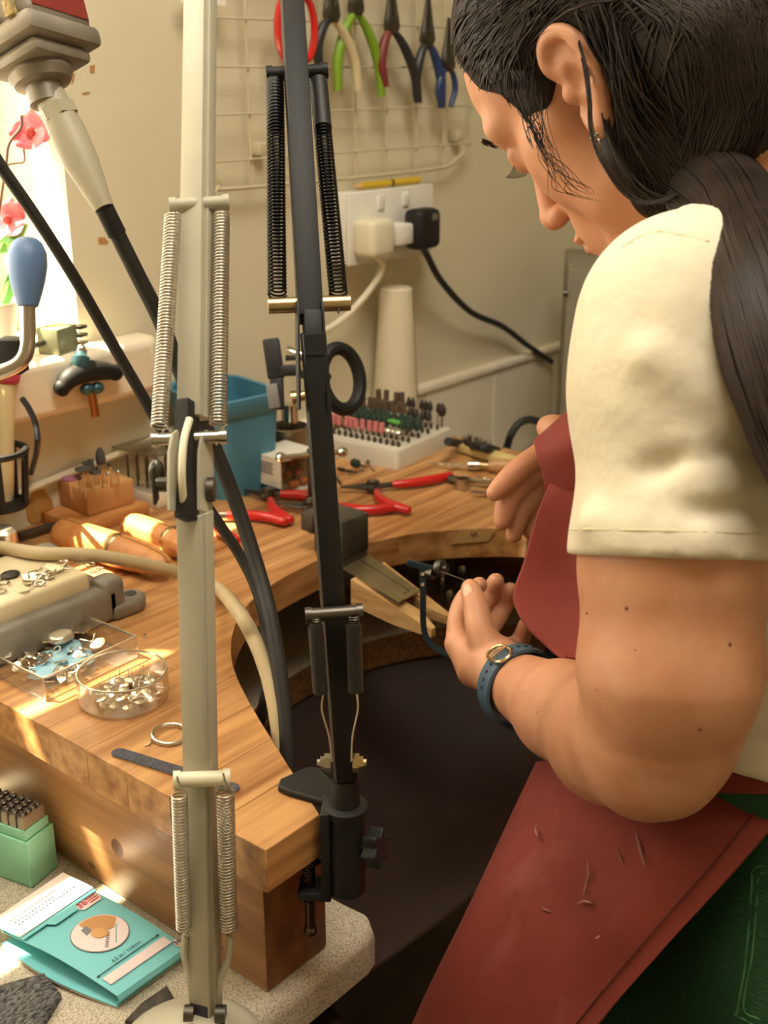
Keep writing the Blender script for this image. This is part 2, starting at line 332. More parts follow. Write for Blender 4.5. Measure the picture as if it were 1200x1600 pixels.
# ------------------------------------------------------------------ workbench
BX, BY, BT = .411, .438, .0315; BR = 1.175
Lc = cr([(.459, .438), (.489, .497), (.528, .572), (.572, .640), (.632, .692), (.694, .715), (.756, .722)], 10)
bench = thing('jewellers_bench', 'oak topped jewellers workbench with a half round cut-out', 'workbench', (.9, .75, CT))
def cL(y): return float(np.interp(y, Lc[:, 1], Lc[:, 0]))
ys = list(np.linspace(BY, YW - .002, 14)); g = .00006
def stave(poly):
    m = M(); m.prism(poly, -BT, 0.0); o = obj('stave', m, oak, bench, ang=20)
    md = o.modifiers.new('arris', 'BEVEL'); md.width = .0005; md.segments = 1; md.limit_method = 'ANGLE'; md.angle_limit = math.radians(50)
for i in range(13):
    y0, y1 = ys[i] + g, ys[i + 1] - g
    sub = [y0] + [y for y in Lc[:, 1] if y0 < y < min(y1, .7219)] + ([y1] if y1 < .722 else [])
    if y0 < .722:
        if y1 < .722:
            left = [(cL(y), y) for y in sub]
            js = [BX] + ([BX + .03 + .1 * ((i * .37) % 1)] if cL(y0) - BX > .16 else [])
            if len(js) == 2: stave([(BX, y0), (js[1] - g, y0), (js[1] - g, y1), (BX, y1)]); st = js[1] + g
            else: st = BX
            stave([(st, y0)] + left + [(st, y1)])
            right = [(1.512 - x, y) for x, y in left]; j = min(right[0][0] + .10 + .2 * ((i * .61) % 1), BR - .04)
            stave(right[::-1] + [(j - g, y0), (j - g, y1)] if False else [(j - g, y0), (j - g, y1)] + right[::-1]); stave([(j + g, y0), (BR, y0), (BR, y1), (j + g, y1)])
        else:
            lf = [(cL(y), y) for y in sub] + [(.756, .722)]; rg = [(1.512 - x, y) for x, y in lf[:-1]][::-1]
            a, b2 = .50, 1.02
            stave([(BX, y0), (a - g, y0), (a - g, y1), (BX, y1)]); stave([(b2 + g, y0), (BR, y0), (BR, y1), (b2 + g, y1)])
            stave([(a + g, y0)] + lf + rg + [(b2 - g, y0), (b2 - g, y1), (a + g, y1)])
    else:
        j = [BX, BX + .12 + .3 * ((i * .37) % 1)]
        while j[-1] + .3 + .15 * ((len(j) * .7 + i * .3) % 1) < BR - .06: j.append(j[-1] + .3 + .15 * ((len(j) * .7 + i * .3) % 1))
        j.append(BR)
        for a, b2 in zip(j[:-1], j[1:]): stave([(a + (g if a > BX else 0), y0), (b2 - (g if b2 < BR else 0), y0), (b2 - (g if b2 < BR else 0), y1), (a + (g if a > BX else 0), y1)])
for xa in (.429, 1.10):
    m = M(); m.box((xa + .0295, .731, -(BT + .135) / 2), (.059, .54, .135 - BT - .0002), bev=.0025)
    V = np.vstack(m.v)
    for i, q in enumerate(m.f):
        if V[list(q)].mean(0)[1] < .4625: m.m[i] = 1
    obj('side_beam', m, [pine, endgrain], bench, ang=30)
knm = mk('knot', (104, 66, 42), .4, 0, (146, 98, 62), 160, 3)
for q, a_, b_ in (((143, 1352), .005, .0028), ((183, 1325), .007, .0075), ((255, 1300), .009, .0065), ((345, 1480), .003, .002)):
    m = M(); m.sph(X(*q, .429), (.0003, a_, b_), 16, 8); obj('knot', m, knm, bench)
m = M(); m.box((.794, YW - .014, -(BT + .135) / 2), (.61, .02, .1033)); obj('back_board', m, darkm, bench)
# ------------------------------------------------------------------ cream balanced-arm lamp
HC = nrm(-FW * .95 - RT * .32)
bl = Z(300, 1655, CT)
wl = thing('balanced_arm_lamp', 'cream balanced-arm lamp with bare steel springs standing on the speckled counter', 'lamp', (bl[0], bl[1], CT))
m = M(); m.lathe([(.046, 0), (.048, .003), (.046, .008), (.038, .015), (.024, .021), (.010, .024), (.0, .0245)], (bl[0], bl[1], CT), n=40); obj('base', m, cream, wl)
jb = D(319, 1592, .745); jt = D(297, 770, .655)
m = M(); m.cyl((bl[0], bl[1], CT + .020), jb - np.array((0, 0, .006)), .006); obj('pivot_pin', m, steel, wl)
m = M(); m.beam(jb, D(301, 800, .66), .0148, .0125, HC, .0012)
e = nrm(jt - jb)
obj('lower_arm', m, cream, wl)
m = M(); m.beam(jb + RT * .0085 , D(301, 800, .66) + RT * .0085, .0022, .010, HC, .0004); obj('arm_channel', m, cream, wl)
m = M(); m.beam(jb - e * .008, jb + e * .015, .0125, .0135, HC, .001); obj('joint_insert', m, mk('navy_plastic', (38, 34, 52), .45), wl)
ua, ub = D(301, 655, .672), D(310, -40, .745)
m = M(); m.beam(ua, ub, .0148, .012, HC, .0012); m.beam(ua + RT * .0088, ub + RT * .0088, .0022, .0095, HC, .0004); obj('upper_arm', m, cream, wl)
m = M(); m.beam(D(292, 812, .650), D(293, 628, .668), .0085, .0145, HC, .001); obj('joint_insert', m, blackp, wl)
m = M(); m.tube(cr([D(296, 655, .655), D(287, 690, .645), D(284, 740, .641), D(287, 790, .648)], 6), .0022, 8); obj('lamp_cord', m, creamp, wl)
for px_, dd in ((274, .655), (320, .668)):
    c0, c1 = D(px_ + 2, 672, dd), D(px_, 800, dd - .008); fr = frame(c0 - c1, HC); L = np.linalg.norm(c0 - c1)
    pl = [(-.0075, 0), (.0075, 0), (.0085, L * .3), (.0085, L * .7), (.005, L * .93), (0, L), (-.005, L * .93), (-.0085, L * .7), (-.0085, L * .3)]
    m = M(); m.prism(pl, -.0008, .0008, c1, np.array([fr[:, 1], fr[:, 2], fr[:, 0]]).T); obj('joint_plate', m, cream, wl)
m = M(); c = D(262, 756, .652); m.cyl(c, c - RT * .006, .0045, n=10); m.box(c - RT * .007 + np.array((0, 0, 0)), (.002, .011, .022), frame(RT, (0, 0, 1))[:, [2, 0, 1]], .001); m.sph(c - RT * .006 + UP * .006, (.005, .004, .008), 12, 8); obj('wing_nut', m, dsteel, wl)
c = D(327, 765, .664); m = M(); m.cyl(c - RT * .001, c + RT * .003, .007, n=14); obj('joint_bolt', m, dsteel, wl)
def spring_bar(a, b, r, mat, par, ends=True):
    m = M(); m.cyl(a, b, r, n=16); t = nrm(np.array(b) - np.array(a))
    if ends: m.cyl(a, a + t * .004, r * 1.18, n=16); m.cyl(b - t * .004, b, r * 1.18, n=16)
    return obj('spring_bar', m, mat, par)
spring_bar(D(265, 322, .700), D(358, 316, .704), .0042, cream, wl)
spring_bar(D(236, 687, .660), D(353, 682, .668), .0036, steel, wl)
spring_bar(D(271, 1219, .690), D(360, 1215, .694), .0046, creamp, wl)
def spring(a, b, R, r, turns, mat, par, nm='spring'):
    m = M(); m.coil(a, b, R, r, turns); t = nrm(np.array(b) - np.array(a))
    for p, s in ((a, -1), (b, 1)): m.tube(cr([p + t * s * 0 + RT * R * .9, p + t * s * .003 + RT * R * .4, p + t * s * .007, p + t * s * .012 - RT * R * .2], 4), r, 5)
    return obj(nm, m, mat, par, ang=80)
sw = mk('spring_wire', (204, 199, 186), .32, 1)
spring(D(270, 338, .698), D(249, 668, .662), .0046, .00062, 66, sw, wl); spring(D(346, 336, .702), D(341, 664, .668), .0046, .00062, 66, sw, wl)
spring(D(280, 1240, .688), D(287, 1450, .722), .0044, .00068, 44, sw, wl); spring(D(352, 1236, .690), D(357, 1450, .724), .0050, .00068, 44, sw, wl)
for P in ([(289, 1462), (287, 1490), (296, 1530), (302, 1585)], [(359, 1462), (356, 1500), (343, 1535), (335, 1590)]):
    m = M(); m.tube(cr([D(x, y, .725 + (y - 1462) * .00015) for x, y in P], 6), .0026, 8, asp=.6); obj('spring_link', m, cream, wl)
for px_ in (296, 345):
    c = D(px_, 1585, .737); m = M(); m.cyl(c - RT * .003, c + RT * .003, .006, n=12); obj('pivot_bolt', m, dsteel, wl)
# ------------------------------------------------------------------ black balanced-arm lamp clamped to the bench tip
HB = nrm(-FW * .97 + RT * .18)
tip = np.array((.474, .4265, 0))
kl = thing('clamp_lamp', 'black balanced-arm lamp clamped to the front tip of the oak bench', 'lamp', (.459, .438, 0))
la, lb = D(540, 1216, .742), D(489, 520, .683)
m = M(); m.beam(la, lb, .0135, .0135, HB, .0008); obj('lower_arm', m, blackm, kl)
ta, tb = D(485, 500, .690), D(454, -40, .785)
m = M(); m.beam(ta, tb, .0145, .0125, HB, .0008); obj('upper_arm', m, blackm, kl)
for s_ in (-1, 1):
    c0, c1 = D(483 + s_ * 19, 470, .688), D(489 + s_ * 22, 640, .690); fr = frame(c0 - c1, HB); L = np.linalg.norm(c0 - c1)
    m = M(); m.prism([(-.006, 0), (.006, 0), (.0075, L * .4), (.0065, L * .9), (.003, L), (-.003, L), (-.0065, L * .9), (-.0075, L * .4)], -.0006, .0006, c1, np.array([fr[:, 1], fr[:, 2], fr[:, 0]]).T); obj('joint_plate', m, blackm, kl)
m = M(); m.beam(D(487, 488, .688), D(490, 560, .684), .0105, .012, HB, .0008); obj('joint_insert', m, blackp, kl)
spring_bar(D(416, 116, .764), D(512, 110, .768), .0044, blackm, kl); spring_bar(D(419, 478, .694), D(547, 473, .700), .0048, brass, kl, False)
spring(D(430, 128, .762), D(433, 462, .696), .0052, .00075, 62, blackspring, kl); spring(D(497, 128, .766), D(529, 462, .700), .0052, .00075, 62, blackspring, kl)
m = M(); m.cyl(D(428, 128, .762), D(430, 200, .748), .0056, n=14); m.cyl(D(498, 126, .765), D(505, 200, .75), .0056, n=14); obj('spring_sleeve', m, rubber, kl)
spring_bar(D(477, 962, .700), D(567, 955, .703), .0042, dsteel, kl)
for a, b, w in (((493, 978), (501, 1082), [(505, 1085), (503, 1110), (514, 1150), (519, 1190)]), ((553, 975), (556, 1080), [(558, 1085), (559, 1110), (551, 1150), (549, 1190)])):
    m = M(); m.cyl(D(*a, .700), D(*b, .712), .0046, n=14); obj('spring_sleeve', m, rubber, kl)
    m = M(); m.tube(cr([D(*q, .715) for q in w], 5), .0006, 6); obj('spring_wire', m, steel, kl)
    m = M(); m.coil(D(a[0], a[1] - 14, .699), D(*a, .700), .0032, .0006, 4); obj('spring_hook', m, dsteel, kl)
for px_, s_, mt in ((517, -1, steel), (551, 1, brass)):
    c = D(px_, 1192, .728); m = M(); m.tube([c, c + RT * s_ * .004], .0058, 6); m.tube([c + RT * s_ * .004, c + RT * s_ * .0065], .004, 6); m.cyl(c + RT * s_ * .0065, c + RT * s_ * .0085, .0025, n=8); obj('nut', m, mt, kl)
# clamp bracket
cp = [Z(*q, 0) for q in ((434, 1238), (438, 1226), (482, 1206), (500, 1209), (530, 1238), (522, 1266), (508, 1262), (452, 1246))]
m = M(); m.prism([(p[0], p[1]) for p in cp], 0, .005); o = obj('clamp_plate', m, blackp, kl); md = o.modifiers.new('b', 'BEVEL'); md.width = .0015; md.segments = 2
px0 = Z(536, 1262, .004); pc = np.array((px0[0], px0[1] - .002, 0))
m = M(); m.cyl(pc + (0, 0, .003), la + UP * 0 + np.array((0, 0, -.001)), .0095, .0085, 20); obj('post', m, blackp, kl)
m = M(); m.lathe([(.0105, -.058), (.0125, -.056), (.0125, .002), (.014, .003), (.014, .007), (.010, .008)], pc, n=28); obj('socket', m, blackp, kl)
m = M(); bxx = (pc + np.array((.470, .4375, 0)) * 1) / 2; dv = nrm((pc - np.array((.458, .442, 0))) * (1, 1, 0)); m.box(pc - dv * .012 + np.array((0, 0, -.026)), (.006, .024, .066), np.array([dv, np.cross((0, 0, 1), dv), (0, 0, 1)]).T, .001)
lowc = np.array((.466, .448, -.058)); m.box((pc - dv * .020 + np.array((0, 0, -.0575))), (.022, .02, .006), np.array([dv, np.cross((0, 0, 1), dv), (0, 0, 1)]).T, .001); obj('bracket', m, blackp, kl)
sc = pc - dv * .022
m = M(); sc = Z(497, 1420, -.075); sc = np.array((pc[0] - dv[0] * .024, pc[1] - dv[1] * .024, 0)); m.cyl(sc + (0, 0, -.036), sc + (0, 0, -.088), .0035, n=12)
for k in range(14): m.cyl(sc + (0, 0, -.038 - k * .0022), sc + (0, 0, -.039 - k * .0022), .0041, n=12)
m.sph(sc + (0, 0, -.091), .0048, 14, 8); m.cyl(sc + (0, 0, -.036), sc + (0, 0, -.0330), .008, n=16); obj('clamp_screw', m, mk('burnished_steel', (92, 76, 62), .3, 1), kl)
kn = nrm(RT * .9 - FW * .42); kc = pc + np.array((0, 0, -.022)) + kn * .012
pr_ = [((.0105 + .0024 * math.cos(6 * a)) * math.cos(a), (.0105 + .0024 * math.cos(6 * a)) * math.sin(a)) for a in np.linspace(0, 2 * PI, 48, endpoint=False)]
m = M(); m.prism(pr_, .004, .014, kc, frame(kn)); m.cyl(kc - kn * .004, kc + kn * .005, .004, n=12); o = obj('star_knob', m, blackp, kl); md = o.modifiers.new('b', 'BEVEL'); md.width = .0012; md.segments = 2; md.limit_method = 'ANGLE'
# ------------------------------------------------------------------ pendant motor, flexible shaft, hoses
pm = thing('pendant_motor', 'grey pendant motor with dark red label hanging over the bench', 'motor', D(70, 130, .80))
ax = nrm(D(74, 150, .80) - D(20, -60, .80)); o0 = D(64, 118, .80); RR = frame(ax, -FW) @ rotz(.55)
SDE = max([RR[:, 0], -RR[:, 0], RR[:, 1], -RR[:, 1]], key=lambda v: v @ nrm(RT * .8 - FW * .4)); FRE = max([RR[:, 0], -RR[:, 0], RR[:, 1], -RR[:, 1]], key=lambda v: v @ nrm(-RT * .7 - FW * .6)); PXE = 0 if abs(SDE @ RR[:, 0]) > .5 else 1
gm = mk('grey_cast', (150, 142, 128), .42, .3, (120, 112, 98), 25, 4, bump=.1, bs=100)
m = M(); m.box(o0 - ax * .075, (.062, .062, .105), RR, .008, 3); obj('housing', m, gm, pm)
m = M(); m.box(o0 - ax * .02, (.066, .066, .014), RR, .004, 2); m.box(o0 - ax * .008, (.052, .052, .010), RR, .004, 2); obj('end_bell', m, gm, pm)
for k in (-1, 0, 1): m = M(); m.box(o0 - ax * .068 + FRE * .0312 + np.cross(ax, FRE) * k * .018, (.008, .008, .085), RR, .0015); obj('rib', m, gm if k == 0 else mk('gold_fleck', (186, 160, 96), .6, .3, (140, 128, 104), 260, 3, bump=.6), pm)
m = M(); m.box(o0 - ax * .068 + SDE * .0312, (.001 if abs(SDE @ RR[:, 0]) > .5 else .05, .05 if abs(SDE @ RR[:, 0]) > .5 else .001, .075), RR); rl = obj('label_plate', m, mk('maroon_label', (128, 44, 36), .5), pm)
for k in range(5): m = M(); m.box(o0 - ax * (.045 + k * .010) + SDE * .0319, (.0004, .034 - (k % 2) * .01, .0022) if PXE == 0 else (.034 - (k % 2) * .01, .0004, .0022), RR); obj('print_line', m, mk('print_white', (220, 200, 190), .6), rl)
m = M(); m.lathe([(.020, -.008), (.022, 0), (.019, .006), (.0125, .008), (.0125, .020), (.0105, .021)], o0, ax, 24); obj('collar', m, gm, pm)
sh = [D(76, 146, .80), D(88, 170, .80), D(92, 180, .80), D(105, 205, .80), D(128, 255, .80), D(163, 326, .80)]
m = M(); m.tube(sh, [.0105, .0112, .0112, .0125, .0118, .0068], 20); m.tube([D(88, 168, .80), D(97, 186, .80)], .0128, 6); obj('shaft_sheath', m, mk('sheath_grey', (164, 157, 132), .5), pm)
fs = cr([D(160, 320, .80), D(183, 366, .81), D(215, 430, .825), D(250, 500, .84), D(292, 605, .862), D(335, 700, .88), D(372, 795, .89), D(403, 890, .885), D(424, 970, .87), D(441, 1080, .855), D(450, 1195, .845), D(455, 1290, .85)], 8)
m = M(); m.tube(fs, .0057, 14); fo = obj('flexible_shaft', m, rubber, pm)
m = M(); m.tube([D(162, 324, .80), D(183, 366, .81)], .0066, 14); obj('ferrule', m, blackp, pm)
th = cr([D(-30, 205, .78), D(0, 258, .79), D(60, 345, .815), D(120, 440, .845), D(180, 545, .875), D(235, 640, .90), D(285, 728, .915), D(330, 800, .92), D(375, 868, .925), D(402, 925, .92), D(415, 985, .91), D(418, 1050, .90), D(410, 1110, .90), D(396, 1146, .91), D(375, 1165, .93)], 8)
m = M(); m.tube(th, .0043, 12); tag(obj('thin_air_line', m, rubber), 'thin black air line slanting from top left down behind the cream lamp', 'hose')
hs = cr([D(-40, 852, 1.0), Z(0, 855, .052), Z(60, 864, .054), Z(150, 868, .05), Z(240, 885, .03), Z(300, 902, .012), Z(340, 920, .007), D(372, 955, .895), D(398, 1000, .875), D(420, 1060, .862), D(434, 1130, .852), D(440, 1200, .85), D(442, 1290, .86)], 8)
m = M(); m.tube(hs, .0058, 14); hz = tag(obj('rubber_hose', m, mk('hose_cream', (196, 178, 140), .6, 0, (176, 156, 118), 14, 3)), 'cream rubber hose snaking over the bench edge into the cut-out', 'hose')
# ------------------------------------------------------------------ bench block with cream slab
bb = thing('bench_block', 'grey cast iron block with a worn cream slab on top', 'bench block', (.46, .815, 0))
x0, x1, y0, y1 = .30, .560, .762, .868
m = M(); m.box(((x0 + x1) / 2, (y0 + y1) / 2, .016), (x1 - x0, y1 - y0, .032), None, .006, 3)
m.box((x1 - .006, y1 - .01, .022), (.022, .022, .044), None, .006, 3); m.box((x1 - .005, y0 + .012, .019), (.024, .024, .038), None, .007, 3)
obj('body', m, mk('cast_iron_grey', (150, 144, 130), .5, .2, (126, 120, 106), 30, 4, bump=.15, bs=90), bb)
m = M(); lp = [(x1 - .01, y0 - .002), (x1 + .020, y0 - .004), (x1 + .030, y0 + .004), (x1 + .032, y0 + .014), (x1 + .026, y0 + .024), (x1 + .01, y0 + .030), (x1 - .01, y0 + .034)]
m.prism(lp, 0, .014); o = obj('lug', m, MATS['cast_iron_grey'], bb); md = o.modifiers.new('b', 'BEVEL'); md.width = .005; md.segments = 3
m = M(); m.cyl((x1 + .018, y0 + .011, .0138), (x1 + .018, y0 + .011, .0146), .0055, n=16); obj('bolt_hole', m, mk('hole_dark', (70, 66, 58), .8), bb)
m = M(); m.box(((x0 + x1) / 2 - .006, (y0 + y1) / 2 + .002, .037), (x1 - x0 - .03, y1 - y0 - .018, .020), None, .004, 3); obj('slab', m, mk('cream_slab', (222, 208, 174), .5, 0, (206, 190, 152), 14, 5, bump=.05), bb)
SL = .047
# ------------------------------------------------------------------ silver scraps: jump ring, crescent, chip, disc prototypes
def proto_ring(r=.0035, w=.0006):
    m = M(); m.tube([(r * math.cos(a), r * math.sin(a), w) for a in np.linspace(0, 2 * PI, 18, endpoint=False)], w, 6, closed=True); return m
def proto_chip():
    m = M(); m.prism([(-.006, -.002), (-.001, -.004), (.006, -.001), (.004, .003), (-.003, .004)], 0, .0009); return m
def proto_cres():
    P = [(.005 * math.cos(a), .005 * math.sin(a), .0006) for a in np.linspace(-1.2, 1.2, 12)]; m = M(); m.tube(P, [.0003 + .0007 * math.sin(PI * i / 11) for i in range(12)], 6); return m
def proto_disc(): m = M(); m.lathe([(.0042, 0), (.0046, .0004), (.0044, .001), (.003, .0014)], (0, 0, 0), n=16); return m
def proto_wire(): m = M(); m.tube(cr([(-.006, 0, .0008), (-.002, .003, .001), (.002, -.002, .0012), (.006, .002, .0008)], 5), .0006, 6); return m
PRO = {k: (obj('tmp_' + k, f(), silver, org=(0, 0, 0)).data) for k, f in dict(jump_ring=proto_ring, silver_chip=proto_chip, silver_crescent=proto_cres, silver_disc=proto_disc, bent_wire=proto_wire).items()}
for o in [o for o in bpy.data.objects if o.name.startswith('tmp_')]: bpy.data.objects.remove(o)
CATN = dict(jump_ring='ring', silver_chip='metal scrap', silver_crescent='metal scrap', silver_disc='disc', bent_wire='wire')
for k, d in PRO.items(): d.name = k
KN = dict(jump_ring='tiny silver jump ring', silver_chip='flat angular silver offcut', silver_crescent='thin curved silver sliver', silver_disc='small round silver disc', bent_wire='bent bit of silver wire')
def scrap(kind, loc, label, group, sc=1.0, tilt=.25, rz=None):
    o = bpy.data.objects.new(kind, PRO[kind]); COL.objects.link(o)
    o.location = loc; o.rotation_euler = (random.uniform(-tilt, tilt), random.uniform(-tilt, tilt), random.uniform(0, 6.28) if rz is None else rz); o.scale = (sc,) * 3
    return tag(o, label, CATN[kind], group)
for i, (px_, py_, k, s_) in enumerate([(44, 912, 'silver_chip', 1.2), (52, 906, 'silver_chip', 1.6), (58, 902, 'bent_wire', 1.5), (62, 914, 'jump_ring', 1.1), (66, 916, 'jump_ring', .8), (70, 906, 'bent_wire', 1.2), (76, 904, 'silver_disc', 1.1), (80, 898, 'jump_ring', 1.2), (84, 895, 'silver_chip', 1.3), (90, 892, 'jump_ring', 1.1), (96, 888, 'silver_disc', 1.2), (104, 890, 'bent_wire', 1.3), (60, 920, 'silver_crescent', 1.1), (86, 906, 'silver_crescent', 1.0)]):
    p = Z(px_, py_, SL); scrap(k, p + (0, 0, .001 + .0015 * (i % 3)), KN[k] + ' in the heap on the cream slab', KN[k] + 's heaped on the slab', s_)
for px_, py_, k in ((126, 880, 'silver_chip'), (140, 884, 'jump_ring'), (150, 892, 'silver_chip')): scrap(k, Z(px_, py_, SL) + (0, 0, .0005), 'silver offcut near the back right corner of the cream slab', 'offcuts at the slab corner', 1.2, .1)
for px_, py_, k in ((3, 911, 'silver_disc'), (8, 917, 'bent_wire'), (2, 926, 'jump_ring')): scrap(k, Z(px_, py_, SL) + (0, 0, .0005), 'silver bit lying at the left edge of the cream slab', 'silver bits at the left edge', 1.2, .1)
scrap('silver_crescent', Z(37, 924, SL) + (0, 0, .0003), 'thin pale sliver lying alone on the cream slab', None, 1.0, .05)
m = M(); p = Z(16, 901, SL); m.lathe([(.007, 0), (.0085, .001), (.0085, .0025), (.007, .0036), (.001, .0038)], p, n=24); o = tag(obj('oxidised_disc', m, mk('oxide', (70, 68, 64), .45, .8, bump=.4, bs=300)), 'dark oxidised oval disc lying on the cream slab', 'disc'); o.scale = (1, .8, 1)
# ------------------------------------------------------------------ clear plastic tray of findings
a, u, v, lu, lv = orient((72, 1096), (215, 1028), (-6, 1062), 0.0); lv = .082; R = np.array([u, v, (0, 0, 1)]).T; cbx = a + u * lu / 2 + v * lv / 2
rimm = thin('rim_plastic', (250, 249, 246), 1.6, .2)
def tray(name, label, c, R, sx, sy, h, t, mat, cat='tray'):
    r = thing(name, label, cat, c)
    q = lambda a, b, z: c + R[:, 0] * a * sx / 2 + R[:, 1] * b * sy / 2 + np.array((0, 0, z))
    m = M(); m.add([q(-1, -1, t), q(1, -1, t), q(1, 1, t), q(-1, 1, t)], [(0, 1, 2, 3)]); obj('floor_panel', m, mat, r, ang=0)
    for (a0, b0), (a1, b1) in (((-1, -1), (1, -1)), ((1, -1), (1, 1)), ((1, 1), (-1, 1)), ((-1, 1), (-1, -1))):
        m = M(); m.add([q(a0, b0, t), q(a1, b1, t), q(a1, b1, h), q(a0, b0, h)], [(0, 1, 2, 3)]); sd = obj('side_panel', m, mat, r, ang=0)
        m = M(); m.beam(q(a0, b0, h), q(a1, b1, h), t * .8, t * .8, (0, 0, 1)); m.beam(q(a0, b0, t * .5), q(a1, b1, t * .5), t * .6, t * .6, (0, 0, 1)); m.beam(q(a0, b0, t * .5), q(a0, b0, h), t * .7, t * .7, (1, 0, 0)); obj('edge', m, rimm, sd, ang=0)
    return r
dmt = thin('box_plastic', (250, 249, 246), .7, .12)
m = M(); tr_ = tray('findings_box', 'clear plastic box of silver findings and blue scraps beside the iron block', cbx, R, lu, lv, .019, .0016, dmt, 'box')
m = M(); m.grid([[cbx + u * s_ * (lu + .008) / 2 + v * t_ * (lv + .008) / 2 + (0, 0, .0003) for t_ in (-1, 1)] for s_ in (-1, 1)]); obj('lid', m, clear, tr_)
bagm = mk('blue_film', (120, 178, 200), .25, 0, (170, 205, 215), 40, 3, bump=.6, bs=60)
for k, (fx, fy) in enumerate(((-.22, -.12), (.06, -.2), (-.05, .05), (.18, .12))):
    m = M(); m.sph(cbx + u * fx * lu + v * fy * lv + (0, 0, .0058), (.017 - .002 * k, .012, .0036), 14, 8, R); tag(obj('blue_packet', m, bagm), 'crumpled pale blue film packet inside the clear findings box', 'packet', 'blue packets in the findings box')
for i in range(46):
    fx, fy = random.uniform(-.42, .42), random.uniform(-.40, .40); k = random.choice(['jump_ring', 'silver_chip', 'bent_wire', 'silver_disc', 'silver_crescent', 'silver_chip'])
    scrap(k, cbx + u * fx * lu + v * fy * lv + (0, 0, .0025 + random.uniform(.001, .0085)), KN[k] + ' jumbled in the clear findings box', KN[k] + 's in the clear box', random.uniform(.9, 1.7), .6)
m = M(); p = cbx + u * .012 + v * .012 + (0, 0, .0125); m.prism([(-.010, -.006), (-.004, -.009), (.008, -.007), (.011, 0), (.006, .008), (-.006, .008), (-.011, .002)], 0, .006, p, R); o = tag(obj('silver_pebble', m, mk('pebble_silver', (206, 200, 184), .4, .9)), 'large rounded silver slab lying on top in the findings box', 'metal piece'); md = o.modifiers.new('b', 'BEVEL'); md.width = .002; md.segments = 2
# ------------------------------------------------------------------ round dish of ear studs
dc = (Z(128, 1098) + Z(262, 1075)) / 2; dc = Z(194, 1092)
dr = .0335; dish = thing('round_dish', 'round clear plastic dish of silver ear studs', 'dish', dc)
dm = thin('dish_plastic', (250, 249, 246), .8, .18)
m = M(); m.lathe([(0, .0009), (dr - .003, .0009), (dr - .0006, .0022), (dr, .005), (dr, .0236)], dc, n=56, cap=False); obj('bowl', m, dm, dish, ang=50)
m = M(); m.tube([dc + ((dr - .0008) * math.cos(t), (dr - .0008) * math.sin(t), .0236) for t in np.linspace(0, 2 * PI, 56, endpoint=False)], .0008, 6, closed=True); obj('rim', m, rimm, dish)
es = thing('ear_stud', 'silver ear stud with upright post in the round clear dish', 'ear stud', (0, 0, 0), 'ear studs in the round dish')
m = M(); m.lathe([(.0036, 0), (.0042, .0006), (.0040, .0014), (.0022, .002)], (0, 0, 0), n=14); obj('disc', m, silver, es)
m = M(); m.cyl((0, 0, .001), (0, 0, .0105), .00035, n=6); obj('post', m, silver, es)
sp = []
while len(sp) < 26:
    a_, r_ = random.uniform(0, 6.28), dr * .74 * math.sqrt(random.random()); q = (r_ * math.cos(a_), r_ * math.sin(a_))
    if all((q[0] - t[0]) ** 2 + (q[1] - t[1]) ** 2 > .0072 ** 2 for t in sp) or random.random() < .04: sp.append(q)
for i, q in enumerate(sp):
    tl_ = random.choice([.15, .3, .6, 1.3]); Rr = np.array((Matrix.Rotation(random.uniform(0, 6.28), 3, 'Z') @ Matrix.Rotation(random.uniform(-tl_, tl_), 3, 'X')))
    loc = dc + (q[0] + .003, q[1] - .003, .003 + .003 * random.random())
    if i == 0: place(es, loc, Rr)
    else: dup(es, loc, Rr)
# ring band, emery stick, slivers
m = M(); p = Z(266, 1147, .0022); m.tube([p + (.0125 * math.cos(t), .0125 * math.sin(t), .0006 * math.sin(t)) for t in np.linspace(0, 2 * PI, 40, endpoint=False)], .0013, 8, closed=True, asp=1.2); tag(obj('ring_band', m, silver), 'plain silver ring band lying beside the round dish', 'ring')
a, b = Z(186, 1177, .001), Z(362, 1232, .001); t_ = nrm(b - a); n_ = np.cross((0, 0, 1), t_); L = np.linalg.norm(b - a); w = .0052
pl = [(w * math.cos(t) * 1 - 0 + 0, w * math.sin(t)) for t in np.linspace(PI / 2, 3 * PI / 2, 9)] + [(L + w * math.cos(t), w * math.sin(t)) for t in np.linspace(-PI / 2, PI / 2, 9)]
es2 = thing('emery_board', 'dark grey emery board lying near the bench edge', 'file', (a + b) / 2 * (1, 1, 0))
m = M(); m.prism(pl, 0.0, .0012, a * (1, 1, 0), np.array([t_, n_, (0, 0, 1)]).T); obj('core', m, mk('tan_card', (176, 146, 106), .8), es2)
m = M(); m.prism(pl, .0012, .0019, a * (1, 1, 0), np.array([t_, n_, (0, 0, 1)]).T); obj('grit_face', m, mk('grit', (84, 84, 92), .9, 0, (56, 56, 64), 700, 2, bump=.5), es2)
for px_, py_, lb_ in ((226, 1161, 'tiny silver crescent sliver lying left of the ring band'), (233, 994, 'tiny silver crescent sliver lying behind the round dish')): scrap('silver_crescent', Z(px_, py_), lb_, None, .9, 0)
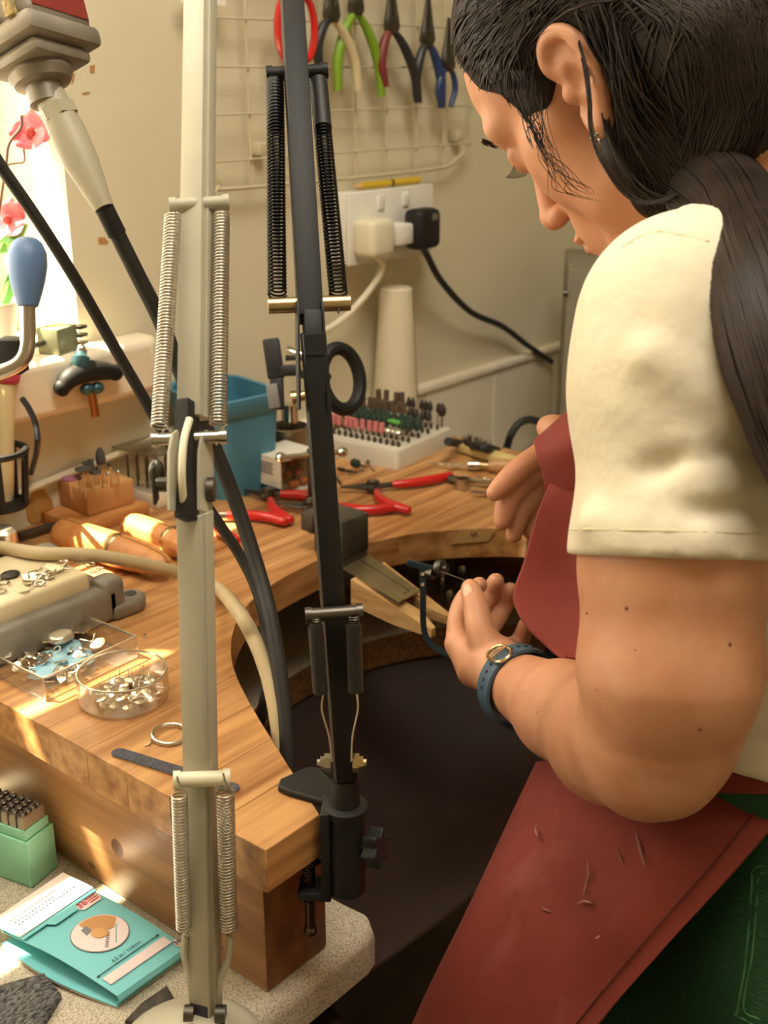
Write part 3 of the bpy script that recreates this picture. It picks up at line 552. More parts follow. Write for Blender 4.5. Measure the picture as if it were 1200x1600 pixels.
# ------------------------------------------------------------------ mint box of letter punches
a, u, v, lu, lv = orient((50, 1389), (91, 1355), (-60, 1326), CT); R = np.array([u, v, (0, 0, 1)]).T; lv = .085
mint = mk('mint_plastic', (140, 205, 172), .42, 0, (148, 212, 180), 10, 2)
hB = .040; pb = thing('punch_box', 'mint green plastic box holding steel letter punches against the side beam', 'box', a + u * lu / 2 + v * lv / 2)
c0 = a + u * lu / 2 + v * lv / 2; wt = .0022
m = M(); m.box(c0 + (0, 0, wt / 2), (lu, lv, wt), R, .0006); obj('floor_panel', m, mint, pb)
for dx, dy, w_, d_ in ((0, -1, lu, wt), (0, 1, lu, wt), (-1, 0, wt, lv - 2 * wt), (1, 0, wt, lv - 2 * wt)):
    m = M(); m.box(c0 + u * dx * (lu - wt) / 2 + v * dy * (lv - wt) / 2 + (0, 0, hB / 2), (w_, d_, hB), R, .0006); obj('side_panel', m, mint, pb)
li = [(0, -1, lu - .004, .0016), (0, 1, lu - .004, .0016), (-1, 0, .0016, lv - .008), (1, 0, .0016, lv - .008)]
for dx, dy, w_, d_ in li:
    m = M(); m.box(c0 + u * dx * (lu - .0062) / 2 + v * dy * (lv - .0062) / 2 + (0, 0, hB + .003), (w_, d_, .010), R, .0005); obj('lip', m, mint, pb)
pun = thing('letter_punch', 'square steel letter punch standing in the mint green box', 'punch', (0, 0, 0), 'letter punches in the mint box')
pm_ = mk('punch_steel', (186, 178, 162), .5, .85, (160, 152, 138), 60, 3)
m = M(); s_ = .0031; m.tube([(0, 0, 0), (0, 0, .052), (0, 0, .056)], [s_ * 1.414, s_ * 1.414, s_ * 1.02], 4, sq=True); obj('shank', m, pm_, pun, ang=20)
m = M(); m.lathe([(.0026, .056), (.0026, .0575), (.0021, .058)], (0, 0, 0), n=12); pf = obj('face', m, dsteel, pun)
m = M(); m.tube([(.0013 * math.cos(t), .0017 * math.sin(t), .0581) for t in np.linspace(.5, 5.6, 10)], .0003, 4); obj('character', m, pm_, pf)
cols = 4; rows = 10; k = 0; du = (lu - .013) / (cols - 1); dv_ = (lv - .014) / (rows - 1)
for i in range(cols):
    for j in range(rows):
        loc = c0 + u * (-(lu - .013) / 2 + i * du) + v * (-(lv - .014) / 2 + j * dv_) + (0, 0, wt + .0003)
        Rk = R @ rotz(random.uniform(-.06, .06))
        if k == 0: place(pun, loc, Rk)
        else: dup(pun, loc, Rk)
        k += 1
# ------------------------------------------------------------------ turquoise envelope pack
TQ = mk('turquoise_card', (120, 200, 206), .5, 0, (126, 204, 208), 8, 2); WP = mk('white_card', (238, 226, 220), .55)
pk = thing('card_folder', 'turquoise card folder with a ring drawing and ruler lying on the counter', 'folder', Z(150, 1480, CT))
fa, fb, fc_, fd = Z(183, 1556, CT + .010), Z(292, 1480, CT + .008), Z(115, 1378, CT + .012), Z(2, 1455, CT + .012)   # front right, right, back, left
def bil(s, t, dz=0): return (fa * (1 - s) + fb * s) * (1 - t) + (fd * (1 - s) + fc_ * s) * t + np.array((0, 0, dz))
def sheet(s0, s1, t0, t1, dz, arch=.0, n=10, k=14): return [[bil(s0 + (s1 - s0) * i / n, t0 + (t1 - t0) * j / k, dz + arch * math.sin(PI * (t0 + (t1 - t0) * j / k))) for j in range(k + 1)] for i in range(n + 1)]
AR = .004
m = M(); m.grid(sheet(0, 1, 0, 1, 0, AR), thick=-.0006); top_ = obj('front_cover', m, TQ, pk, ang=60)
fo0 = [bil(s, 0) * (1, 1, 0) + (0, 0, CT + .0012) - (bil(.5, 1) - bil(.5, 0)) * .0 for s in np.linspace(0, 1, 11)]
G = []
for i, s in enumerate(np.linspace(0, 1, 11)):
    p1 = bil(s, 0); out = nrm((bil(s, 0) - bil(s, 1)) * (1, 1, 0)); p0 = np.array((p1[0], p1[1], CT + .001)) - out * .004; mid = (p1 + p0) / 2 + out * .004; G.append(cr([p1, mid, p0], 5))
m = M(); m.grid(G, thick=.0006); obj('spine', m, TQ, pk, ang=60)
G = [[np.array((*(bil(-.02 - .12 * math.sin(PI * t) * (1 - s) + 1.02 * s, t))[:2], CT + .0015 + (.003 * math.sin(PI * t) if s < .1 else 0))) for t in np.linspace(0, 1, 15)] for s in np.linspace(0, 1, 9)]
m = M(); m.grid(G, thick=.0005); obj('inner_cover', m, TQ, pk, ang=60)
G = [[g_ + np.array((0, 0, -.0013)) for g_ in row] for row in G]; m = M(); m.grid(G, thick=.0004); obj('back_cover', m, WP, pk, ang=60)
# flap: white sloping panel at the back with turquoise tab edge
fl = [[bil(s, t, .0035 + AR * math.sin(PI * t) * .5 - .002 * (t - .8)) for t in (.80 - .05 * (1 if .30 < s < .68 else 0) - .02, .9, 1.0)] for s in np.linspace(-.01, 1.0, 24)]
m = M(); m.grid(fl, thick=-.0006); obj('flap', m, TQ, pk, ang=60)
fw_ = [[bil(s, t, .0044 + AR * math.sin(PI * t) * .5 - .002 * (t - .8)) for t in (.81, .9, 1.0, 1.10)] for s in np.linspace(-.01, 1.0, 12)]
m = M(); m.grid(fw_, thick=-.0004); flp = obj('flap_panel', m, WP, pk, ang=60)
def archz(t): return AR * math.sin(PI * t)
def decal(name, poly, mat, par, dz=.0010):
    P = []; c = np.mean(poly, axis=0)
    for d in (dz, dz - .0004):
        for s, t in poly: P.append(bil(s, t, d + archz(t)))
    n = len(poly); P.append(bil(c[0], c[1], dz + archz(c[1])))
    m = M(); m.add(P, [(i, (i + 1) % n, 2 * n) for i in range(n)] + [(i, (i + 1) % n, n + (i + 1) % n, n + i) for i in range(n)]); return obj(name, m, mat, par, ang=0, fix=False)
PKw = mk('pale_pink_print', (232, 214, 212), .55); INK = mk('ink', (40, 60, 70), .6); CORAL = mk('coral_ink', (214, 92, 92), .6); SKN = mk('drawn_hand', (196, 146, 92), .55)
LT = np.linalg.norm(bil(.5, 1) - bil(.5, 0)) / np.linalg.norm(bil(1, .5) - bil(0, .5))   # aspect
cs, ct, rs = .53, .46, .30
circ = [(cs + rs * math.cos(t), ct + rs * math.sin(t) / LT) for t in np.linspace(0, 2 * PI, 36, endpoint=False)]
decal('roundel_rim', [(cs + (p[0] - cs) * 1.04, ct + (p[1] - ct) * 1.04) for p in circ], mk('grey_print', (128, 136, 134), .6), top_, .0008); rd = decal('roundel', circ, PKw, top_, .0011)
decal('drawn_hand', [(cs + rs * .93 * math.cos(t), ct + rs * .93 * math.sin(t) / LT) for t in np.linspace(.15, 1.75, 12)] + [(cs - .06, ct + .02), (cs - .03, ct - .05), (cs + .03, ct - .06), (cs + .08, ct - .02), (cs + .15, ct - .03)], SKN, rd, .0015)
decal('drawn_thumb', [(cs - .02 + .075 * math.cos(t), ct + .0 + .05 * math.sin(t)) for t in np.linspace(0, 2 * PI, 16, endpoint=False)], mk('drawn_thumb', (208, 160, 104), .55), rd, .0017)
decal('drawn_cuff', [(cs - .10, ct + .10), (cs - .02, ct + .11), (cs - .03, ct + .05), (cs - .12, ct + .04)], mk('drawn_grey', (120, 128, 134), .6), rd, .0016)
decal('ruler_line', [(cs + .00, ct - .145), (cs + .205, ct - .02), (cs + .205, ct - .012), (cs + .00, ct - .136)], mk('teal_ink', (84, 170, 172), .5), rd, .0014)
for k in range(9): a_ = k / 8; decal('ruler_tick', [(cs - .10 + .17 * a_, ct - .135 + .09 * a_), (cs - .10 + .17 * a_ - .022, ct - .118 + .09 * a_), (cs - .104 + .17 * a_ - .022, ct - .120 + .09 * a_), (cs - .104 + .17 * a_, ct - .137 + .09 * a_)], INK, rd, .0014)
decal('strip', [(.06, .085), (.93, .085), (.93, .155), (.06, .155)], PKw, top_)
decal('arrow_line', [(.04, .185), (.92, .185), (.92, .189), (.04, .189)], INK, top_)
for s_, d_ in ((.04, 1), (.92, -1)): decal('arrow_head', [(s_, .187), (s_ + .03 * d_, .197), (s_ + .03 * d_, .177)], INK, top_)
badge = decal('badge', [(.70, .70), (.94, .70), (.97, .73), (.97, .80), (.70, .80), (.67, .77), (.67, .73)], PKw, top_); badge2 = decal('badge', [(.93, .03), (1.0, .03), (1.0, .09), (.95, .09), (.92, .06)], PKw, top_)
def text(name, s, size, org, ux, uy, mat, par, al='CENTER'):
    c = bpy.data.curves.new(name, 'FONT'); c.body = s; c.size = size; c.align_x = al; c.align_y = 'CENTER'; c.extrude = .0001
    o = bpy.data.objects.new('txt', c); COL.objects.link(o); dg = bpy.context.evaluated_depsgraph_get(); me = bpy.data.meshes.new_from_object(o.evaluated_get(dg)); bpy.data.objects.remove(o)
    ux = nrm(ux); uy = np.array(uy, float); uy = nrm(uy - ux * (uy @ ux)); uz = np.cross(ux, uy); off = ORG[par.name]
    me.transform(Matrix(((ux[0], uy[0], uz[0], org[0] - off[0]), (ux[1], uy[1], uz[1], org[1] - off[1]), (ux[2], uy[2], uz[2], org[2] - off[2]), (0, 0, 0, 1))))
    me.materials.clear(); me.materials.append(mat); me.name = name; t = bpy.data.objects.new(name, me); COL.objects.link(t); t.parent = par; ORG[t.name] = off; return t
us, ut = bil(1, .5) - bil(0, .5), bil(.5, 1) - bil(.5, 0)
def ptext(s, size, s_, t_, mat, par, dz=.0016): return text('lettering', s, size, bil(s_, t_, dz + archz(t_)), us, ut, mat, par)
ptext('36', .0085, .745, .755, CORAL, badge); ptext('4.5 in / 114mm', .0042, .50, .215, INK, top_); ptext('36', .0055, .965, .06, INK, badge2)
ptext('RING SIZER', .002, .5, .12, CORAL, top_) if False else None
for k in range(3): decal('text_line', [(.82, .775 - k * .022), (.95, .775 - k * .022), (.95, .767 - k * .022), (.82, .767 - k * .022)], CORAL, badge, .0014)
for k, (t0, mt, l_) in enumerate(((1.0, CORAL, .62), (.955, INK, .55), (.92, INK, .80))):
    P = [bil(s, t, .0052 + AR * math.sin(PI * t) * .5 - .002 * (t - .8)) for s, t in ((.10, t0), (.10 + l_, t0), (.10 + l_, t0 - .012), (.10, t0 - .012))]
    n_ = max(3, int(l_ * 22))
    for q in range(n_):
        f0, f1 = q / n_ + .006, (q + .8) / n_; m = M(); m.add([P[0] * (1 - f0) + P[1] * f0, P[0] * (1 - f1) + P[1] * f1, P[3] * (1 - f1) + P[2] * f1, P[3] * (1 - f0) + P[2] * f0], [(0, 1, 2, 3)]); obj('print_mark', m, mt, flp, ang=0)
# knitted swatch and dark scrap
kn_ = mk('knit', (120, 118, 116), .95, 0, (42, 42, 44), 260, 2, (1, 3, 1), .8)
P = [Z(*q, CT) for q in ((-40, 1545), (0, 1548), (72, 1528), (97, 1560), (80, 1590), (58, 1625), (-40, 1640))]
def cloth(name, P, mat, label, cat, h=.004):
    c = np.mean(P, 0); m = M(); rings = []
    for s_, z_ in ((1.0, .0004), (.99, h * .7), (.94, h), (.6, h * 1.3), (.25, h * 1.1)): rings.append([c + (p - c) * s_ + np.array((0, 0, z_ + random.uniform(0, .0012) * (s_ < .99))) for p in P])
    n = len(P); m.add(np.vstack(rings), [(k * n + i, k * n + (i + 1) % n, (k + 1) * n + (i + 1) % n, (k + 1) * n + i) for k in range(4) for i in range(n)] + [tuple(range(4 * n, 5 * n)), tuple(range(n))[::-1]]); return tag(obj(name, m, mat, ang=60), label, cat)
def dense(P, n=6):
    out = []
    for i in range(len(P)):
        for t in np.arange(n) / n: out.append(P[i] * (1 - t) + P[(i + 1) % len(P)] * t)
    return out
cloth('knit_swatch', dense(P), kn_, 'black and white knitted swatch at the bottom left corner', 'fabric', .005)
cloth('dark_rag', dense([Z(*q, CT) for q in ((195, 1600), (225, 1570), (262, 1545), (275, 1568), (262, 1590), (230, 1605))], 4), mk('rag', (84, 78, 70), .95, 0, (56, 52, 48), 90, 4, bump=.5), 'dark grey rag beside the turquoise folder', 'rag', .003)
# ------------------------------------------------------------------ wooden ring clamps
def ring_clamp(A, B, r, label, flutes=False):
    A, B = np.array(A), np.array(B); L = np.linalg.norm(B - A); ax = nrm(B - A)
    t = thing('ring_clamp', label, 'ring clamp', (A + B) / 2 * (1, 1, 0))
    for s in (-1, 1):
        m = M(); side = np.cross((0, 0, 1), ax); n = 18; rows = []
        for f, q in ((0, .86), (.03, .97), (.08, 1), (.55, 1.0), (.8, .86), (.93, .66), (.98, .5), (1.0, .3)):
            row = []
            for k in range(n + 1):
                a = -PI / 2 + PI * k / n; rr = r * q * (1 + (.03 * math.cos(12 * a) if flutes else 0)); row.append(A + ax * L * f + side * s * (.0007 + rr * math.cos(a)) + np.array((0, 0, rr * math.sin(a))))
            rows.append(row)
        m.grid(rows); nn = n + 1; k0 = 0
        m.f.append(tuple(range(nn))); m.m.append(0); m.f.append(tuple(range(7 * nn, 8 * nn))[::-1]); m.m.append(0)
        for i in range(7): m.f.append((i * nn, (i + 1) * nn, (i + 1) * nn + n, i * nn + n)); m.m.append(0)
        obj('jaw', m, beech, t, ang=40)
    c = A + ax * L * .55; m = M(); m.lathe([(r * 1.005, -.003), (r * 1.05, -.002), (r * 1.05, .002), (r * 1.005, .003)], c, ax, 28); obj('band', m, brass, t)
    m = M(); m.box(A + ax * L * .12 + np.array((0, 0, .0)), (.003, r * 1.0, .03), frame(ax), .0008); obj('wedge', m, birch, t); return t
ring_clamp(Z(97, 833, .0165), Z(262, 884, .0165), .0162, 'sunlit wooden ring clamp lying left beside the hose')
ring_clamp(Z(203, 822, .014), Z(326, 866, .014), .0140, 'fluted wooden ring clamp partly behind the cream lamp arm', True)
m = M(); p = Z(120, 858, .004); m.tube([p, p + (.010, -.002, .001)], .0042, 6); m.cyl(p + (.010, -.002, .001), p + (.013, -.003, .001), .003, n=10); tag(obj('brass_nut', m, brass), 'small brass nut and bolt lying under the sunlit ring clamp', 'nut')
a, b = Z(30, 838, .006), Z(95, 818, .006); m = M(); m.tube([a, a * .3 + b * .7, b], [.0045, .0045, .003], 10); tag(obj('needle_file', m, dsteel), 'grey round file lying along the wall behind the ring clamp', 'file')
kb = thing('hose_valve', 'grey metal valve knob at the end of the cream hose', 'valve', Z(5, 862, 0)); p = Z(6, 846, .035)
m = M(); m.cyl((p[0], p[1], 0), (p[0], p[1], .03), .008, n=14); obj('stem', m, dsteel, kb); m = M(); m.lathe([(.010, .028), (.0125, .031), (.0125, .045), (.009, .049), (0, .05)], (p[0], p[1], 0), n=18); obj('knob', m, mk('worn_alloy', (186, 178, 164), .3, .8), kb)
# wood strip against the wall and the bur block on it
m = M(); a, u, v, lu, lv = orient((122, 838), (232, 800), (78, 814)); c = a + u * lu / 2 + v * .03; pbox(m, (128, 840), (234, 803), (78, 812), 0, .012, .001); st_ = tag(obj('wood_strip', m, beech), 'thin flat wooden strip under the bur block by the wall', 'strip')
bk = thing('bur_block', 'small wooden block of polishing burs standing by the wall', 'block', Z(150, 800, .012))
m = M(); pbox(m, (138, 808), (212, 786), (92, 786), .012, .028, .003); bo = obj('block', m, blockw, bk)
def burset(proto, loc, R=None, label=None, first=[True], sc=1): ...
def bur(name, label, group, head, mat, shank=.03, sr=.0012, off=0, hb=None):
    """rotary bur: upright shank + head profile"""
    r = thing(name, label, 'bur', (0, 0, 0), group)
    m = M(); m.cyl((0, 0, 0), (0, 0, shank), sr, n=8); obj('shank', m, steel, r)
    m = M(); m.lathe([(a, shank - .0005 + b) for a, b in head], (0, 0, 0), n=14); h = obj('head', m, mat, r, ang=50)
    if hb: m = M(); m.cyl((0, 0, 0), (0, 0, hb), sr * 1.7, n=8); obj('sleeve', m, dsteel, r)
    return r
gp = 'burs in the wooden block'
grey_rub = mk('grey_rubber', (64, 64, 60), .7); pinkst = mk('pink_stone', (206, 122, 118), .8, 0, (190, 104, 104), 80, 2, bump=.3); greenst = mk('green_brush', (92, 168, 66), .7); dkgreen = mk('dark_green_stone', (44, 62, 48), .8); brst = mk('brown_stone', (92, 70, 48), .75, 0, (76, 56, 40), 60, 2); blkst = mk('grey_burr', (72, 64, 56), .5, .5, bump=.5, bs=500)
bullet = [(.0001, 0), (.0045, .001), (.0052, .005), (.0048, .011), (.003, .0165), (.0003, .019)]; wheel = [(.001, 0), (.008, .0), (.0085, .001), (.008, .002), (.001, .0022)]; cylh = [(.002, 0), (.0032, .0005), (.0032, .012), (.0028, .0125)]; flame = [(.0005, 0), (.0028, .002), (.0034, .005), (.0026, .010), (.0004, .0145)]; ballh = [(.0005, 0), (.0022, .0012), (.0026, .0026), (.0018, .0044), (.0002, .0052)]; flat = [(.0006, 0), (.006, .0002), (.0064, .0012), (.0058, .002), (.001, .0022)]
zt = .0402
for (px_, py_, hd, mt, sh_, lb_) in [(112, 778, wheel, mk('purple_wheel', (150, 92, 120), .7), .020, 'bur with a flat purple wheel head in the wooden block'), (126, 772, ballh, grey_rub, .015, 'short bur with round grey head in the wooden block'), (134, 778, wheel, grey_rub, .030, 'bur with a broad black disc head in the wooden block'), (146, 768, cylh, grey_rub, .022, 'bur with grey cylinder head in the wooden block'), (152, 774, flat, grey_rub, .024, 'bur with dark flat head at the front of the wooden block'), (161, 760, bullet, grey_rub, .024, 'bur with tall grey bullet head in the wooden block'), (158, 768, ballh, dsteel, .022, 'thin steel ball bur in the wooden block'), (171, 766, ballh, steel, .016, 'short bare steel bur in the wooden block'), (186, 758, ballh, steel, .012, 'shortest steel bur at the right of the wooden block'), (174, 757, ballh, dsteel, .02, 'thin dark steel bur behind the bullet head bur'), (141, 762, flat, grey_rub, .026, 'bur with small grey mushroom head at the back of the block')]:
    b_ = bur('rotary_bur', lb_, gp, hd, mt, sh_, .0009); place(b_, Z(px_, py_, zt))
# clear box of burs
cb = thing('clear_bur_case', 'clear upright case of twist drills beside the bur block', 'case', Z(240, 780))
a, u, v, lu, lv = orient((246, 797), (300, 776), (192, 774)); R = np.array([u, v, (0, 0, 1)]).T; c = a + u * lu / 2 + v * lv / 2
m = M(); m.box(c + (0, 0, .008), (lu, lv, .016), R, .002); obj('base', m, mk('frosted', (222, 212, 186), .5), cb)
m = M(); m.box(c + (0, 0, .0375), (lu, lv, .043), R, .001); obj('cover', m, clear, cb)
m = M(); m.box(c + (0, 0, .0585), (lu * .99, lv * .99, .002), R, .0006); obj('top_plate', m, thin('frost_top', (226, 220, 204), .5, .3), cb)
k = 0
for i in range(3):
    for j in range(4):
        m = M(); p = c + u * (i - 1) * lu * .28 + v * (j - 1.5) * lv * .22; m.cyl(p + (0, 0, .0165), p + (0, 0, .05), .0011, n=8); tag(obj('twist_drill', m, dsteel), 'slim steel drill standing inside the clear upright case', 'drill', 'drills in the clear case')
# ------------------------------------------------------------------ blue bin
A, B = Z(332, 772), Z(412, 750); ux = nrm(B - A); vy = np.cross((0, 0, 1), ux); H = float(Y(412, 600, B[1])[2]); W = .088; Dp = .10
bc = B - ux * W / 2 + vy * Dp / 2; bc[1] = min(bc[1], YW - .062); bl_m = mk('blue_plastic', (70, 128, 152), .45); bn = thing('blue_bin', 'blue plastic tub standing against the wall behind the cream lamp', 'tub', (bc[0], bc[1], 0))
def rrect(sx, sy, r, n=5):
    P = []
    for cx, cy, a0 in ((sx / 2 - r, sy / 2 - r, 0), (-sx / 2 + r, sy / 2 - r, PI / 2), (-sx / 2 + r, -sy / 2 + r, PI), (sx / 2 - r, -sy / 2 + r, 3 * PI / 2)):
        for k in range(n + 1): a = a0 + PI / 2 * k / n; P.append((cx + r * math.cos(a), cy + r * math.sin(a)))
    return np.array(P)
def loft(m, secs, R, o, caps=(True, True)):
    n = len(secs[0][0]); V = []
    for P, z in secs: V.append(np.c_[P, np.broadcast_to(z, (n,))])
    V = np.vstack(V) @ np.array(R).T + np.array(o); F = [(i * n + j, i * n + (j + 1) % n, (i + 1) * n + (j + 1) % n, (i + 1) * n + j) for i in range(len(secs) - 1) for j in range(n)]
    if caps[0]: F.append(tuple(range(n))[::-1])
    if caps[1]: F.append(tuple(range((len(secs) - 1) * n, len(secs) * n)))
    return m.add(V, F)
Rb = np.array([ux, vy, (0, 0, 1)]).T
q0, q1 = rrect(W * .9, Dp * .86, .015), rrect(W, Dp, .018)
def rim(P, h, amp=.014): return h + amp * np.clip(P[:, 1] / (Dp / 2), 0, 1) ** 1.5 * np.cos(P[:, 0] / W * PI) ** 2
m = M(); loft(m, [(q0, 0.0), (q1, H - .018), (q1 * .97, H - .018), (q0 * .94, .004)], Rb, bc, (True, True)); obj('body', m, bl_m, bn, ang=50)
q2 = rrect(W + .008, Dp + .008, .02); m = M(); loft(m, [(q1 * 1.003, H - .020), (q2, H - .016), (q2, rim(q2, H)), (q1 * .97, rim(q1, H)), (q1 * .965, H - .018)], Rb, bc, (False, False)); obj('rim', m, bl_m, bn, ang=50)
# ------------------------------------------------------------------ steel pot, boxed sanding drums, T bar
p = Z(452, 732); p[1] = min(p[1], .965)
pt = thing('steel_pot', 'brushed steel pot standing behind the white box', 'pot', p)
rp_ = .0245; hp = .052; potm = mk('brushed_steel', (150, 136, 112), .38, .9)
m = M(); m.lathe([(rp_ - .002, 0), (rp_, .003), (rp_, .026), (rp_ - .0012, .0272), (rp_, .0284), (rp_, hp), (rp_ - .002, hp + .001), (rp_ - .003, hp - .004), (rp_ - .003, .006), (0, .006)], p, n=40, cap=False); obj('cup', m, potm, pt)
m = M(); q = p + (.004, 0, 0); m.cyl(q + (0, 0, .0065), q + (0, 0, .078), .009, n=20); obj('chuck', m, chrome, pt)
for k in range(3): m = M(); an = 2.2 + k * 1.9; m.box(q + (.0088 * math.cos(an), .0088 * math.sin(an), .062), (.0022, .0022, .03), rotz(an)); obj('chuck_slot', m, blackp, pt)
bxr = thing('drum_box', 'white box with clear window full of sanding drums', 'box', Z(440, 777))
a, u, v, lu, lv = orient((440, 778), (500, 757), (410, 757)); R = np.array([u, v, (0, 0, 1)]).T; lv = max(lv, .04); lu = .055; hb_ = .044; c = a + u * lu / 2 + v * lv / 2
wc = mk('white_box_card', (226, 220, 204), .6); nv = mk('navy_print', (34, 44, 96), .5)
for nm, off, sz, mt in (('floor_panel', (0, 0, .0005), (lu, lv, .001), wc), ('top_panel', (0, 0, hb_ - .0005), (lu, lv, .001), wc), ('end_panel', (-1, 0, 0), (.001, lv, hb_ - .002), wc), ('end_panel', (1, 0, 0), (.001, lv, hb_ - .002), wc), ('back_panel', (0, 1, 0), (lu - .002, .001, hb_ - .002), wc), ('window_panel', (0, -1, 0), (lu - .002, .0008, hb_ - .002), clear)):
    m = M(); z_ = off[2] if off[2] else hb_ / 2; m.box(c + u * off[0] * (lu - .001) / 2 + v * off[1] * (lv - .001) / 2 + (0, 0, z_), sz, R); ep = obj(nm, m, mt, bxr)
    if nm == 'end_panel' and off[0] < 0:
        m = M(); m.box(c - u * (lu / 2 + .0002) + (0, 0, .0055), (.0004, lv * .98, .009), R); obj('printed_band', m, nv, ep)
        for kk in range(5): m = M(); m.box(c - u * (lu / 2 + .0002) + v * lv * .05 + (0, 0, .036 - kk * .0028), (.0004, lv * (.62 - .1 * (kk % 2)), .0009), R); obj('text_line', m, INK, ep)
m = M(); m.box(c - v * lv / 2 + u * 0 + (0, 0, hb_ - .0015) - v * .0003, (lu, .0006, .004), R); obj('window_edge', m, wc, bxr)
for k in range(9):
    cc = c + u * (-.018 + (k % 3) * .018) + v * (-lv * .30 + (k // 3) * .010) + (0, 0, .0055 + .0085 * (k // 3) + .001); dr_ = nrm(u * random.uniform(-1, 1) + v * random.uniform(-.4, .4))
    m = M(); m.tube([cc - dr_ * .006, cc + dr_ * .006], .0042, 12); m.tube([cc + dr_ * .006, cc + dr_ * .0063], .0016, 8, mi=1); tag(obj('sanding_drum', m, [mk('drum_orange', (176, 92, 52), .85) if k % 3 else mk('drum_olive', (108, 104, 66), .85), creamp]), 'small abrasive drum lying inside the white windowed box', 'drum', 'sanding drums in the white box')
tb = thing('t_bar_tool', 'steel sliding T bar with ball ends behind the black lamp arm', 'T bar', Z(487, 800) * (1, 1, 0))
ba, bb_ = D(436, 715, 1.24), D(538, 706, 1.27); t_ = nrm(bb_ - ba); m = M(); m.cyl(ba, bb_, .0029, n=14); obj('bar', m, chrome, tb)
for e_, s_ in ((ba, 1), (bb_, -1)): m = M(); m.lathe([(.003, -.005), (.0052, -.003), (.0058, 0), (.0052, .003), (.003, .005)], e_ + t_ * s_ * .002, t_, 16); obj('ball_end', m, chrome, tb)
md_ = (ba * .5 + bb_ * .5); m = M(); m.cyl((md_[0], md_[1], .010), md_ + (0, 0, .006), .0055, n=16); obj('screw', m, dsteel, tb); m = M(); m.lathe([(.011, 0), (.011, .004), (.008, .010), (.006, .012)], (md_[0], md_[1], 0), n=24); obj('foot', m, dsteel, tb)
# ------------------------------------------------------------------ bur stand
a, u, v, lu, lv = orient((621, 735), (708, 694), (505, 704)); R = np.array([u, v, (0, 0, 1)]).T; c = a + u * lu / 2 + v * lv / 2; hs_ = .021
bs = thing('bur_stand', 'white plastic stand full of rotary burs by the wall', 'stand', c); wst = mk('stand_white', (214, 206, 188), .45)
m = M(); loft(m, [(rrect(lu, lv, .006), 0), (rrect(lu, lv, .006), .014), (rrect(lu * .97, lv * .975, .006), hs_)], R, c); obj('base', m, wst, bs, ang=30)
m = M(); m.box(c + (0, 0, hs_ + .0004), (lu * .9, lv * .92, .0008), R, .0003); obj('deck', m, wst, bs)
NU, NV = 5, 12; pro = {}
def bpro(key, head, mt, sh_, label): 
    if key not in pro: pro[key] = [bur('rotary_bur', label, label.split(' in ')[0] + 's of the white stand', head, mt, sh_, .0011, hb=.006), True]
    return pro[key]
for j in range(NV):
    for i in range(NU):
        fu, fv = (i + .5) / NU - .5, (j + .5) / NV - .5
        loc = c + u * fu * lu * .86 + v * fv * lv * .88 + (0, 0, hs_ + .001)
        if i == 0 and j >= 3: k_ = ('pink', cylh, pinkst, .013, 'pink stone cylinder bur in the white stand')
        elif i == 0: k_ = ('wire', flat, silver, .018, 'silver brush wheel bur at the near corner in the white stand')
        elif i == 1 and j in (3, 2): k_ = ('green', flat, greenst, .022, 'bright green disc bur in the white stand')
        elif i == 1: k_ = ('dkgreen', cylh, dkgreen, .014, 'dark green stone bur in the white stand')
        elif i == 2: k_ = ('dkball', bullet, dkgreen, .010, 'dark green bullet bur in the white stand')
        elif i == 3 and j > 3: k_ = ('brown', [(.002, 0), (.0042, .0005), (.0042, .013), (.0035, .0136)], brst, .020, 'brown stone cylinder bur in the white stand')
        elif i == 4 and j > 5: k_ = ('brownt', [(.002, 0), (.0036, .0005), (.0036, .014), (.003, .0146)], brst, .025, 'tall brown cylinder bur at the back in the white stand')
        elif i == 4: k_ = ('flame', flame, blkst, .022 - .006 * (j % 2), 'grey flame shaped steel bur in the white stand')
        else: k_ = ('grey', [(.0005, 0), (.0034, .002), (.0042, .006), (.0034, .011), (.0006, .014)], blkst, .016, 'grey egg shaped steel bur in the white stand')
        if random.random() < .06: continue
        pr0 = bpro(*k_); Rr = np.array(Matrix.Rotation(random.uniform(-.08, .08), 3, 'X') @ Matrix.Rotation(random.uniform(-.08, .08), 3, 'Y'))
        if pr0[1]: place(pr0[0], loc, Rr); pr0[1] = False
        else: dup(pr0[0], loc, Rr)
b_ = bur('rotary_bur', 'large grey egg shaped bur at the right end of the white stand', None, [(.0006, 0), (.004, .002), (.0055, .007), (.0045, .013), (.0006, .018)], blkst, .014, .0014); place(b_, c + u * lu * .43 - v * lv * .40 + (0, 0, hs_ + .001))
